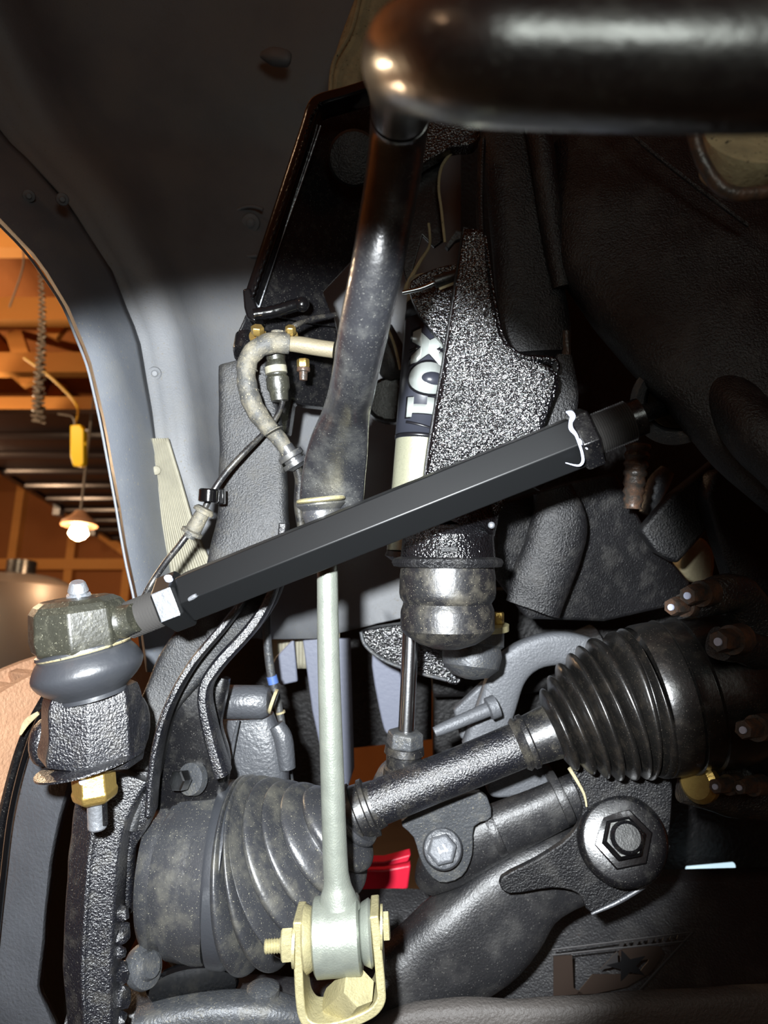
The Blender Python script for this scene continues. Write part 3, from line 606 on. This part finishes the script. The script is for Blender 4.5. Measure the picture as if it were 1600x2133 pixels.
G().latpx((858, 1148, .715), (857, 1170, .715), [(0, 52), (.5, 56), (1, 40)], n=36).build('end_cap', 'bolt', sk)
G().sweep([(858, 1150, .715, 17), (855, 1330, .71, 17), (846, 1530, .70, 17)], n=28, sub=2).build('shaft', 'steel', sk)
G().latpx((845, 1522, .70), (843, 1556, .70), [(0, 32), (.1, 38), (.9, 40), (1, 36)], n=6, rot=.25).build('lower_nut', 'castg', sk, bevel=.0015)
G().latpx((843, 1554, .70), (838, 1625, .70), [(0, 40), (.2, 42), (.25, 37), (.6, 36), (.65, 40), (1, 42)], n=32).build('rod_end_boot', 'rubber', sk)
G().latpx((836, 1640, .72), (836, 1600, .70), [(0, 62), (.5, 52), (1, 30)], n=28).build('lower_eye', 'castg', sk)
# ================================================================== BUMP STOP
bs = thing('bump_stop', 'round black rubber bump stop hanging below the frame bracket', 'bump stop', (930, 1200, .62))
a, b = (932, 1100, .62), (932, 1345, .615)
def tt(y): return (y - 1100) / 245
G().latpx(a, b, [(tt(1095), 78), (tt(1115), 94), (tt(1160), 98), (tt(1172), 98)], n=44).build('cup', 'glitter', bs, noise=.0015, nsc=60)
G().latpx(a, b, [(tt(1160), 98), (tt(1164), 112), (tt(1172), 116), (tt(1180), 112), (tt(1182), 98)], n=48).build('flange', 'frame', bs)
G().latpx(a, b, [(tt(1178), 96), (tt(1200), 99), (tt(1235), 100), (tt(1246), 98), (tt(1256), 91), (tt(1262), 93), (tt(1270), 96), (tt(1276), 97), (tt(1310), 97), (tt(1322), 88), (tt(1340), 60), (tt(1350), 30), (tt(1352), 5)], n=48).build('rubber_puck', 'rubber', bs)
G().plate([(918, 1139), (955, 1139), (955, 1150), (918, 1150)], .006, .578).build('raised_tab', 'frame', bs, bevel=.0008)
b2 = thing('lower_bump_stop', 'smaller smoky grey dome stop behind the black bump stop', 'bump stop', (985, 1350, .72))
G().latpx((988, 1310, .73), (978, 1415, .72), [(0, 62), (.3, 64), (.35, 58), (.5, 62), (.75, 58), (.93, 38), (1, 10)], n=40).build('dome', 'castg', b2)
G().latpx((1000, 1300, .73), (1000, 1312, .73), [(0, 60), (1, 60)], n=32).build('washer', 'yzinc', b2)
G().hexn((1038, 1275, .73), (1038, 1300, .73), 12).build('hex_stud', 'gold', b2)
# black glossy spring seat
ss = thing('spring_seat', 'wet-looking black pebbled bracket between link and shock shaft', 'bracket', (850, 1330, .78))
G().plate(wob([(752, 1318), (800, 1306), (870, 1298), (940, 1300), (960, 1420), (900, 1412), (830, 1392), (785, 1368), (758, 1340)], 4), .02, .80).build('pebbled_plate', 'glitter', ss, bevel=.003)
G().sweep([(752, 1316, .795, 4), (762, 1345, .795, 4), (800, 1375, .795, 4), (860, 1398, .795, 4), (930, 1416, .795, 4)], n=10).build('bright_edge', 'castg', ss)
# ================================================================== FRAME
fb2 = thing('frame_bracket', 'glittering wrinkle-black steel frame bracket right of the shock', 'frame bracket', (1000, 850, .62))
rows = []
Lb = [(480, 968), (600, 950), (760, 925), (900, 900), (1000, 886), (1060, 885), (1110, 890)]
Rb = [(480, 1006), (560, 1014), (640, 1026), (700, 1042), (735, 1068), (752, 1105), (768, 1158), (800, 1165), (860, 1142), (920, 1120), (1000, 1085), (1060, 1045), (1110, 1010)]
for i in range(44):
    y = 480 + i * 640 / 43; l = interp(Lb, y); r = interp(Rb, y); row = []
    for k in range(16):
        t = k / 15; x = l + (r - l) * t; row.append((x, y, .62 - .00006 * (x - 950) - .00006 * (950 - y)))
    rows.append(row)
G().grid(rows).build('face', 'glitter', fb2, solid=.005, sharp=50, noise=.0008, nsc=60)
G().sweep([(x, y, .635 - .00006 * (950 - y), 5, 26) for y, x in Lb], sect=rect, sub=3).build('left_edge', 'frame', fb2)
G().sweep([(1010, 500, .62, 6, 16), (1030, 640, .607, 7, 16), (1048, 710, .603, 8, 16), (1085, 745, .60, 9, 16), (1150, 752, .60, 9, 16), (1160, 775, .60, 5, 10)], n=14).build('rolled_edge', 'glitter', fb2)
G().sweep([(1175, 740, .63, 16, 10), (1165, 830, .63, 40, 12), (1130, 920, .63, 50, 14), (1085, 1000, .63, 46, 14)], n=20, exp=4).build('gusset', 'frame', fb2)
G().sweep([(1178, 690, .66, 8), (1180, 750, .66, 9), (1176, 780, .66, 4)], n=10).build('rusty_slot_edge', 'bolt', fb2)
G().sweep([(960, 1000, .63, 70, 30), (965, 1060, .63, 75, 50), (945, 1110, .625, 85, 80)], n=24).build('cup_neck', 'glitter', fb2)
G().ball(P(1024, 1094, .60), .003).build('weld_nub', 'silver', fb2)
ch = thing('frame_channel', 'dark concave frame channel above the glittering bracket', 'frame channel', (1090, 500, .68))
G().sweep([(1060, 160, .70, 70, 30), (1075, 300, .69, 72, 36), (1085, 450, .68, 66, 36), (1100, 580, .675, 70, 34), (1112, 680, .67, 76, 30), (1118, 738, .665, 70, 20)], n=28, exp=2.6, sub=6).build('channel_wall', 'frame', ch)
G().sweep([(1100, 160, .67, 26), (1130, 320, .66, 26), (1150, 480, .66, 24), (1170, 600, .66, 20)], n=20).build('channel_rib', 'frame', ch)
G().sweep([(1004, 300, .66, 8, 20), (1000, 420, .65, 8, 20), (1004, 520, .64, 8, 20)], n=14).build('channel_edge', 'frame', ch)
fr_ = thing('frame_rail', 'massive rough black frame rail bulging at the right', 'frame rail', (1450, 650, .6))
G().sweep([(1290, 290, .70, 150, 60), (1330, 380, .68, 200, 70), (1393, 500, .66, 232, 80), (1520, 655, .63, 236, 80), (1680, 822, .60, 236, 80), (1880, 1010, .58, 236, 80)], n=48, exp=2.6, sub=8).build('rail_shell', 'frame', fr_, noise=.004, nsc=20)
G().sweep([(1400, 690, .66, 30), (1490, 800, .61, 50), (1580, 905, .57, 60), (1700, 1020, .555, 64)], n=32, exp=2.2).build('rail_bulge', 'frame', fr_, noise=.003, nsc=25)
G().sweep([(1290, 250, .62, 4), (1340, 300, .61, 5), (1440, 380, .60, 5), (1560, 470, .59, 5)], n=10).build('seam_flange', 'frame', fr_)
bm_ = thing('body_mount', 'blurry grey-tan round mount under the sway bar at right edge', 'body mount', (1555, 300, .36))
G().latpx((1560, 290, .38), (1520, 380, .40), [(0, 90), (.3, 92), (.7, 78), (.9, 70), (1, 40)], n=40).build('mount_puck', 'tan', bm_)
G().sweep([(1440, 260, .37, 14), (1465, 340, .37, 15), (1515, 400, .37, 15), (1600, 400, .37, 15), (1680, 380, .37, 15)], n=16).build('rusty_lip', 'bolt', bm_)
# upper middle bits
um = thing('shock_tower_cap', 'rough black plate with folded tan edge behind the sway bar', 'bracket', (930, 300, .75))
G().plate(wob([(890, 255), (950, 250), (1004, 262), (990, 300), (945, 306), (900, 330), (868, 345), (872, 290)], 3), .02, .74).build('pitted_plate', 'glitter', um, bevel=.002)
G().plate([(868, 340), (938, 312), (918, 350), (912, 400), (925, 500), (905, 515), (880, 490), (850, 600), (840, 560)], .006, .77).build('hanging_flange', 'black', um, bevel=.001)
G().sweep([(940, 318, .755, 3.5), (920, 348, .755, 3.5), (914, 390, .755, 3), (920, 440, .755, 3), (927, 505, .755, 3)], n=8).build('bare_edge', 'tan', um)
G().plate([(927, 512), (950, 478), (970, 484), (972, 494), (950, 500), (935, 518)], .01, .75).build('folded_tab', 'castg', um, bevel=.001)
G().sweep([(893, 465, .77, 3), (895, 510, .77, 3), (875, 545, .77, 4), (850, 590, .77, 5), (843, 610, .77, 4)], n=8).build('lower_edge', 'tan', um)
G().plate(wob([(856, 585), (930, 552), (968, 560), (960, 640), (936, 728), (920, 712), (890, 678), (866, 640)], 3), .01, .69).build('curved_gusset', 'glitter', um, bevel=.002)
fl2 = thing('steel_line', 'short bright steel brake line crossing into a black clip', 'brake line', (900, 590, .66))
G().sweep([(838, 610, .67, 5), (880, 600, .67, 5), (925, 580, .67, 6)], n=12).build('line', 'steel', fl2)
G().sweep([(905, 588, .665, 13), (960, 570, .665, 12)], n=16, sub=1).build('clip', 'rubber', fl2)
G().sweep([(915, 602, .665, 3), (955, 586, .665, 3)], n=8, sub=1).build('clip_edge', 'tan', fl2)
cs = thing('bushing_housing', 'pale grey rounded bushing housing between sway bar and shock', 'bushing', (810, 750, .82))
G().sweep([(790, 690, .83, 30), (812, 740, .83, 34), (822, 775, .83, 30), (826, 790, .83, 14)], n=28).build('shell', 'castg', cs)
G().sweep([(806, 680, .79, 3), (822, 720, .79, 3), (834, 770, .79, 3)], n=8).build('edge', 'tan', cs)
G().plate(wob([(770, 800), (850, 780), (870, 850), (820, 880), (770, 860)], 3), .03, .83).build('dark_seat', 'black', cs, bevel=.004)
# rack end ring
rk = thing('steering_rack_end', 'shiny dark cup ring at the inner end of tie rod', 'steering rack', (1405, 840, .56))
G().latpx((1408, 836, .615), (1408, 836, .65), [(.5, 62), (.1, 68), (0, 78), (.05, 86), (.3, 88), (1, 86)], n=56, capa=False, capb=False).build('cup_ring', 'castg', rk, solid=.002)
G().latpx((1405, 838, .655), (1405, 838, .665), [(0, 60), (1, 60)], n=40).build('ball_seat', 'cream', rk)
G().sweep([(1322, 868, .55, 22), (1345, 860, .59, 20), (1380, 850, .64, 18)], n=20).build('inner_stub', 'black', rk)
rb = thing('rack_bellows', 'dim brown ribbed bellows below the tie rod inner end', 'bellows', (1325, 970, .7))
G().sweep([(1330, 925, .72, 24), (1326, 960, .72, 24), (1322, 1000, .72, 22), (1318, 1060, .72, 18)], n=24, sub=8, radf=lambda t: 1 + .1 * math.sin(t * 45)).build('bellows_tube', 'bolt', rb)
# lower right arms
la = thing('engine_crossmember', 'broad dark sloping crossmember below the tie rod sleeve', 'crossmember', (1250, 1150, .72))
G().plate([(x, y, .735 + (x - 1030) * .0002 + (y - 985) * .0001) for x, y in [(1030, 1050), (1180, 1005), (1285, 985), (1318, 1050), (1345, 1100), (1440, 1215), (1405, 1262), (1260, 1295), (1100, 1290), (1030, 1200)]], .02).build('sloping_web', 'frame', la, bevel=.004)
G().sweep([(1150, 1020, .745, 40, 24), (1165, 1090, .745, 58, 30), (1140, 1180, .75, 64, 30), (1110, 1270, .75, 60, 24)], n=24).build('web_fold', 'frame', la, noise=.003, nsc=30)
ar = thing('engine_mount_arm', 'matte black strap crossing below the right frame rail', 'bracket', (1430, 1080, .75))
G().plate([(1500, 950), (1560, 1000), (1480, 1100), (1412, 1175), (1368, 1150), (1335, 1105), (1400, 1030)], .02, .76).build('strap', 'frame', ar, bevel=.004)
ar2 = thing('mount_pillar', 'matte black tapering pillar at the far right edge', 'bracket', (1550, 1120, .72))
G().plate([(1490, 980), (1475, 1040), (1498, 1120), (1530, 1220), (1600, 1262), (1750, 1260), (1750, 960), (1560, 960)], .03, .73).build('pillar', 'frame', ar2, bevel=.005)
cr = thing('cream_cover', 'small cream moulded cover glimpsed between dark mounting arms', 'cover', (1450, 1170, .9))
G().plate(wob([(1430, 1140), (1465, 1120), (1490, 1160), (1480, 1215), (1440, 1210), (1415, 1180)], 3), .03, .90).build('cover_shell', 'cream', cr, bevel=.005)
cr2 = thing('grey_hose_end', 'dim grey rounded hose end below the rack bellows', 'hose', (1360, 1030, .9))
G().sweep([(1345, 1070, .88, 14), (1370, 1010, .88, 22), (1390, 980, .88, 16)], n=18).build('hose_tip', 'castg', cr2)
# ================================================================== CV AXLE
cvx = thing('cv_axle', 'black drive axle with large ribbed outer boot and inner boot', 'axle', (740, 1690, .67))
G().sweep([(322, 1808, .70, 120), (328, 1808, .70, 146), (340, 1808, .70, 155), (356, 1809, .70, 158), (362, 1809, .70, 152), (372, 1810, .70, 152), (378, 1810, .70, 164), (400, 1811, .70, 167), (404, 1811, .70, 163), (412, 1811, .70, 163), (416, 1811, .70, 169), (440, 1812, .695, 171), (444, 1812, .695, 167), (452, 1812, .695, 167), (456, 1812, .69, 174), (464, 1813, .69, 168)], n=64, sub=1).build('outer_joint', 'rubber2', cvx)
G().sweep([(460, 1813, .69, 174), (464, 1813, .69, 178), (490, 1814, .69, 178), (494, 1814, .69, 174)], n=60, sub=1).build('boot_clamp', 'rubber3', cvx)
NR = 7.5
def ripple(t): return .90 + (.17 + .12 * t) * abs(math.sin(PI * NR * t)) ** .8
G().sweep([(492, 1814, .69, 174), (530, 1811, .688, 174), (575, 1800, .685, 166), (615, 1783, .68, 150), (655, 1760, .675, 126), (692, 1733, .67, 98), (720, 1708, .668, 74), (738, 1692, .667, 58)], n=72, sub=26, radf=ripple).build('outer_boot', 'rubber2', cvx)
G().latpx((724, 1702, .668), (790, 1672, .67), [(0, 58), (.1, 62), (.3, 62), (.33, 56), (.55, 54), (.6, 60), (.72, 60), (.75, 50), (1, 48)], n=40).build('small_clamp', 'rubber', cvx)
G().sweep([(770, 1680, .668, 46), (900, 1626, .672, 46), (1020, 1578, .676, 46), (1110, 1540, .68, 47)], n=36, sub=3).build('shaft', 'cast', cvx, noise=.0005, nsc=50)
G().latpx((1078, 1553, .68), (1165, 1518, .68), [(0, 50), (.08, 56), (.16, 52), (.2, 57), (.3, 57), (.34, 52), (1, 58)], n=40).build('inner_collar', 'rubber', cvx)
def rip2(t): return .86 + (.30 - .14 * t) * abs(math.sin(PI * 8 * t)) ** .8
G().sweep([(1150, 1524, .68, 66), (1180, 1512, .68, 88), (1215, 1498, .68, 112), (1255, 1484, .68, 130), (1295, 1470, .68, 142), (1335, 1462, .68, 150), (1350, 1458, .68, 152)], n=60, sub=24, radf=rip2).build('inner_boot', 'boot2', cvx)
G().sweep([(1345, 1459, .68, 150), (1350, 1458, .68, 156), (1395, 1450, .68, 156), (1400, 1449, .68, 150), (1440, 1444, .68, 152), (1500, 1436, .68, 156), (1540, 1430, .68, 150)], n=60, sub=2).build('inner_joint', 'boot2', cvx)
for x, y in ((1398, 1450), (1438, 1444)):
    G().latpx((x, y, .68), (x + 5, y - 1, .68), [(0, 154), (.5, 159), (1, 154)], n=60).build('clamp_band', 'boot2', cvx)
# ================================================================== DIFFERENTIAL
df = thing('differential_housing', 'black differential flange with rusty white-marked bolts at right edge', 'differential', (1560, 1420, .68))
G().latpx((1520, 1432, .69), (1760, 1400, .69), [(0, 150), (.08, 176), (.2, 184), (.5, 190), (1, 190)], n=60).build('case', 'diff', df, noise=.002, nsc=40)
G().sweep([(1440, 1262, .64, 26, 30), (1480, 1245, .64, 36, 34), (1530, 1235, .65, 40, 34), (1570, 1290, .66, 44, 34), (1610, 1380, .67, 50, 34)], n=24, exp=3).build('lug', 'diff', df, noise=.0015, nsc=60)
G().sweep([(1500, 1340, .60, 34, 30), (1555, 1350, .62, 36, 30), (1640, 1380, .64, 40, 30)], n=24, exp=3).build('lug', 'diff', df, noise=.0015, nsc=60)
for i, (x, y, d, r) in enumerate(((1398, 1264, .62, 20), (1432, 1240, .61, 22), (1496, 1336, .58, 25), (1548, 1520, .58, 22), (1490, 1638, .64, 17), (1540, 1640, .64, 17))):
    k = .62 / d
    bo = G().hexn((x, y, d), (x + 30, y - 4, d + .012), r, ch=.15).build('bolt', 'bolt', df)
    G().latpx((x + 26, y - 3, d + .01), (x + 48, y - 6, d + .02), [(0, r * 1.25), (1, r * 1.3)], n=20).build('bolt_boss', 'bolt', df)
    G().latpx((x - 1.5, y + 1, d - .0012), (x + .5, y + 1, d - .0004), [(0, r * .34), (1, r * .36)], n=14, sx=1).build('paint_dot', 'white', df, parent=bo)
G().sweep([(1430, 1610, .70, 60, 30), (1540, 1640, .70, 60, 40), (1700, 1660, .70, 60, 40)], n=24, exp=3).build('lower_web', 'diff', df, noise=.002, nsc=40)
G().latpx((1448, 1630, .66), (1475, 1625, .67), [(0, 34), (.2, 44), (.5, 44), (1, 30)], n=36).build('seal_cup', 'gold', df)
# ================================================================== LOWER CONTROL ARM
lc = thing('lower_control_arm', 'heavy dark lower control arm with big washered pivot bolt', 'control arm', (1000, 1950, .78))
G().sweep([(150, 2140, .70, 60, 60), (350, 2125, .71, 66, 60), (500, 2118, .72, 72, 60), (680, 2125, .73, 80, 60), (860, 2040, .74, 100, 60), (1010, 1930, .75, 110, 60), (1110, 1840, .755, 90, 50), (1250, 1780, .76, 70, 40)], n=36, exp=2.8).build('main_arm', 'lca', lc, noise=.003, nsc=20)
G().sweep([(890, 1835, .76, 30, 30), (925, 1800, .75, 52, 40), (1010, 1745, .75, 56, 40), (1120, 1695, .75, 50, 36), (1240, 1640, .75, 44, 30)], n=28, exp=2.5).build('upper_tube', 'lca', lc)
for x, y in ((1020, 1730), (1160, 1665)):
    G().latpx((x, y, .745), (x + 16, y - 7, .745), [(0, 54), (.5, 56), (1, 54)], n=36).build('weld_band', 'lca', lc)
pl = wob([(1190, 1600), (1300, 1590), (1395, 1600), (1392, 1760), (1372, 1820), (1300, 1870), (1232, 1902), (1205, 1862), (1150, 1850), (1060, 1862), (1045, 1830), (1120, 1790), (1190, 1740), (1215, 1680)], 3)
G().plate(pl, .008, .70).build('pivot_bracket', 'frame', lc, bevel=.0015)
G().sweep([(1392, 1760, .692, 4), (1370, 1822, .692, 4), (1300, 1872, .692, 5), (1232, 1904, .692, 3)], n=10).build('bracket_lip', 'plate', lc)
G().sweep([(1186, 1600, .692, 4), (1215, 1650, .692, 3), (1222, 1680, .692, 2)], n=10).build('bracket_lip', 'cream', lc)
G().latpx((1298, 1750, .682), (1292, 1750, .70), [(0, 40), (0, 78), (.08, 86), (.3, 92), (.6, 92), (1, 90)], n=56).build('cam_washer', 'black', lc)
G().latpx((1302, 1745, .665), (1298, 1748, .684), [(0, 40), (.15, 44), (.8, 44), (.85, 62), (1, 64)], n=6, rot=.2).build('nut', 'gloss', lc, bevel=.001)
G().latpx((1308, 1744, .655), (1302, 1746, .67), [(0, 26), (.12, 31), (.35, 34), (.4, 31), (1, 31)], n=32).build('stud', 'black', lc)
G().plate(wob([(836, 1712), (900, 1680), (1000, 1650), (1024, 1702), (988, 1722), (984, 1780), (962, 1826), (915, 1838), (880, 1800), (862, 1745)], 3), .008, .715).build('shock_mount_tab', 'castg', lc, bevel=.001)
G().latpx((922, 1768, .702), (922, 1768, .716), [(0, 30), (.1, 38), (.4, 42), (1, 42)], n=36).build('mount_washer', 'plate', lc)
G().latpx((920, 1770, .692), (922, 1769, .704), [(0, 26), (.15, 32), (1, 32)], n=6, rot=.1).build('mount_bolt', 'alu', lc, bevel=.001)
for q in ([(908, 1786), (928, 1784)], [(912, 1764), (918, 1778)], [(922, 1758), (932, 1775)], [(914, 1776), (934, 1770)]):
    G().sweep([(q[0][0], q[0][1], .691, 2.4, 1), (q[1][0], q[1][1], .691, 2.4, 1)], n=8, sub=1).build('paint_stroke', 'white', lc)
dm = thing('diff_mount_bracket', 'curved cast aluminium bracket arching behind the inner boot', 'bracket', (1080, 1400, .8))
G().sweep([(1000, 1560, .80, 40, 20), (1030, 1480, .80, 40, 20), (1060, 1400, .80, 38, 20), (1110, 1360, .80, 34, 20), (1180, 1350, .80, 34, 20), (1260, 1370, .80, 30, 20)], n=24, exp=4).build('arch', 'alu', dm)
G().plate([(945, 1480), (1010, 1420), (1045, 1440), (1040, 1560), (960, 1540)], .015, .81).build('left_wing', 'alu', dm, bevel=.003)
G().latpx((905, 1525, .75), (1035, 1470, .76), [(0, 10), (.1, 12), (.85, 15), (.87, 24), (1, 24)], n=24).build('pin', 'alu', dm)
G().plate(wob([(1025, 1560), (1100, 1570), (1150, 1600), (1135, 1640), (1060, 1662), (1015, 1650)], 3), .02, .79).build('lower_lobe', 'alu', dm, bevel=.003)
# lower ball joint
bj = thing('lower_ball_joint', 'glossy black flanged dust cover on the lower arm', 'ball joint', (405, 2050, .68))
G().latpx((402, 2062, .665), (404, 2018, .68), [(0, 88), (.15, 94), (.3, 90), (.4, 70), (.7, 46), (1, 34), (1.2, 20)], n=48).build('flanged_cover', 'gloss', bj)
G().latpx((412, 2025, .672), (414, 1990, .68), [(0, 22), (.5, 24), (1, 16)], n=24).build('stud', 'castg', bj)
G().ball(P(432, 2018, .66), .005).build('grease_bead', 'steel', bj)
uj = thing('steering_stop_nut', 'grey conical stop under the big ribbed boot', 'nut', (380, 1995, .72))
G().latpx((372, 1960, .74), (385, 2025, .73), [(0, 34), (.4, 30), (.7, 22), (1, 24)], n=24).build('cone', 'castg', uj)
lpf = thing('lower_arm_cover', 'pale grey cast pad of the lower arm along the bottom edge', 'casting', (500, 2110, .66))
G().sweep([(290, 2150, .655, 44, 40), (380, 2128, .66, 46, 40), (480, 2118, .665, 46, 40), (570, 2120, .67, 44, 40), (640, 2135, .675, 36, 30)], n=28, exp=3).build('pad', 'castg', lpf)
G().latpx((548, 2048, .675), (548, 2080, .675), [(0, 18), (.3, 34), (1, 36)], n=24).build('boss', 'castg', lpf)
# caliper-like housing
ca = thing('hub_actuator', 'blue-grey cast housing with rounded barrel behind the knuckle', 'housing', (530, 1540, .76))
G().latpx((462, 1462, .74), (562, 1462, .74), [(0, 30), (.08, 35), (.85, 34), (.97, 28), (1, 18)], n=32).build('barrel', 'plate', ca)
G().sweep([(520, 1490, .76, 50, 30), (525, 1540, .76, 62, 34), (530, 1620, .76, 72, 36), (530, 1700, .76, 74, 36)], n=28, exp=3.2).build('body', 'plate', ca, noise=.002, nsc=30)
G().sweep([(575, 1510, .75, 16), (590, 1540, .75, 20), (598, 1600, .75, 18)], n=18).build('side_ear', 'plate', ca)
G().sweep([(497, 1500, .728, 3), (488, 1540, .728, 4), (482, 1580, .728, 3)], n=8).build('casting_rib', 'plate', ca)
G().latpx((566, 1460, .742), (572, 1462, .742), [(0, 26), (1, 26)], n=24).build('tan_seal', 'tan', ca)
wv = thing('vacuum_line', 'thin grey tube with blue tape band beside the link rod', 'tube', (590, 1450, .8))
G().sweep([(556, 1240, .80, 9), (556, 1320, .80, 9), (564, 1400, .80, 9), (578, 1460, .80, 8), (592, 1540, .80, 8), (606, 1640, .80, 8)], n=14).build('tube', 'castg', wv)
G().latpx((566, 1408, .80), (570, 1424, .80), [(0, 11), (1, 11)], n=16).build('tape_band', 'blue', wv)
for x, y in ((584, 1482), (594, 1530)): G().latpx((x, y, .80), (x + 1, y + 4, .80), [(0, 10), (1, 10)], n=16).build('tie_band', 'tan', wv)
rj = thing('floor_jack', 'red painted steel arm glimpsed right of the link rod', 'jack', (790, 1830, 1.0))
G().plate([(715, 1795), (800, 1795), (856, 1780), (850, 1796), (800, 1806), (715, 1808)], .02, 1.0).build('upper_lip', 'red', rj, bevel=.002)
G().plate([(715, 1812), (800, 1812), (856, 1802), (850, 1852), (800, 1868), (715, 1866)], .03, 1.01).build('side_plate', 'red', rj, bevel=.003)
G().plate([(715, 1870), (835, 1860), (820, 1905), (800, 1925), (715, 1925)], .03, 1.02).build('grey_foot', 'greyp', rj, bevel=.003)
# ================================================================== SKID PLATE
sp = thing('skid_plate', 'black textured skid plate with star decal along the bottom', 'skid plate', (1200, 2000, .85))
rows = []
for i in range(14):
    y = 1840 + i * 30; rows.append([(640 + k * 90, y - k * 3 + (200 - k * 30 if (i == 0 and k < 7) else 0), .93 - i * .012 + .012 * math.sin(k * .5)) for k in range(14)])
G().grid(rows).build('plate_skin', 'skid', sp, solid=.006, noise=.004, nsc=12)
sp['label'] = 'black textured skid plate with star decal along the bottom'
G().sweep([(720, 2230, .70, 60, 30), (850, 2170, .70, 70, 30), (1000, 2158, .70, 74, 30), (1150, 2158, .70, 74, 30), (1350, 2145, .70, 74, 30), (1700, 2125, .70, 76, 30)], n=28, exp=3.2).build('front_lip', 'skidl', sp, noise=.002, nsc=30)
G().sweep([(1000, 1960, .83, 8, 6), (1060, 1930, .83, 26, 8), (1130, 1895, .83, 22, 8), (1150, 1880, .83, 6, 6)], n=18).build('pressed_dimple', 'skid', sp)
D = .80
def dec(name, poly, m, z=0): G().plate(poly, .001, D + z).build(name, m, sp)
dec('decal_block', [(1153, 1992), (1192, 1990), (1195, 2058), (1215, 2070), (1153, 2076)], 'decal')
dec('decal_sweep', [(1200, 2072), (1235, 2030), (1265, 2030), (1310, 2030), (1345, 2032), (1305, 2056), (1240, 2070)], 'decal')
dec('decal_hook', wob([(1290, 1980), (1370, 1972), (1378, 1990), (1350, 2030), (1335, 2022), (1352, 1998), (1310, 2006)], 3), 'decal')
dec('decal_wedge', [(1250, 2020), (1286, 1982), (1288, 2008), (1272, 2016)], 'decalg')
st = []
for k in range(10):
    a = -PI / 2 - .3 + k * PI / 5; r = 40 if k % 2 == 0 else 16; st.append((1308 + r * math.cos(a) * 1.1, 2012 + r * math.sin(a) * .85))
dec('decal_star', st, 'decalk', -.0015)
for q in ([(1150, 1979, 1440, 1942), (1150, 1990, 1435, 1960)]):
    G().sweep([(q[0], q[1], D, 2, 1), (q[2], q[3], D, 2, 1)], n=6, sub=1).build('decal_line', 'decalg', sp)
G().sweep([(1330, 2066, D, 3, 1), (1444, 1942, D, 3, 1)], n=6, sub=1).build('decal_line', 'decalg', sp)
for k in range(9):
    x = 1290 + k * 15; y = 1971 - k * 1.9
    dec('decal_letter', [(x, y), (x + 4, y), (x + 8, y - 9), (x + 3, y - 9)] if k % 2 else [(x, y), (x + 9, y - 1), (x + 11, y - 8), (x + 3, y - 8)], 'decalg')
tl = thing('reflection_strip', 'short pale blue glowing strip standing in for a reflection at lower right', 'lamp', (1480, 1806, 1.06))  # glowing tube added in place of a reflected streak of light
G().latpx((1430, 1812, 1.05), (1530, 1803, 1.05), [(0, 5), (.02, 7), (.98, 7), (1, 5)], n=16).build('tube', 'reflectglow', tl)
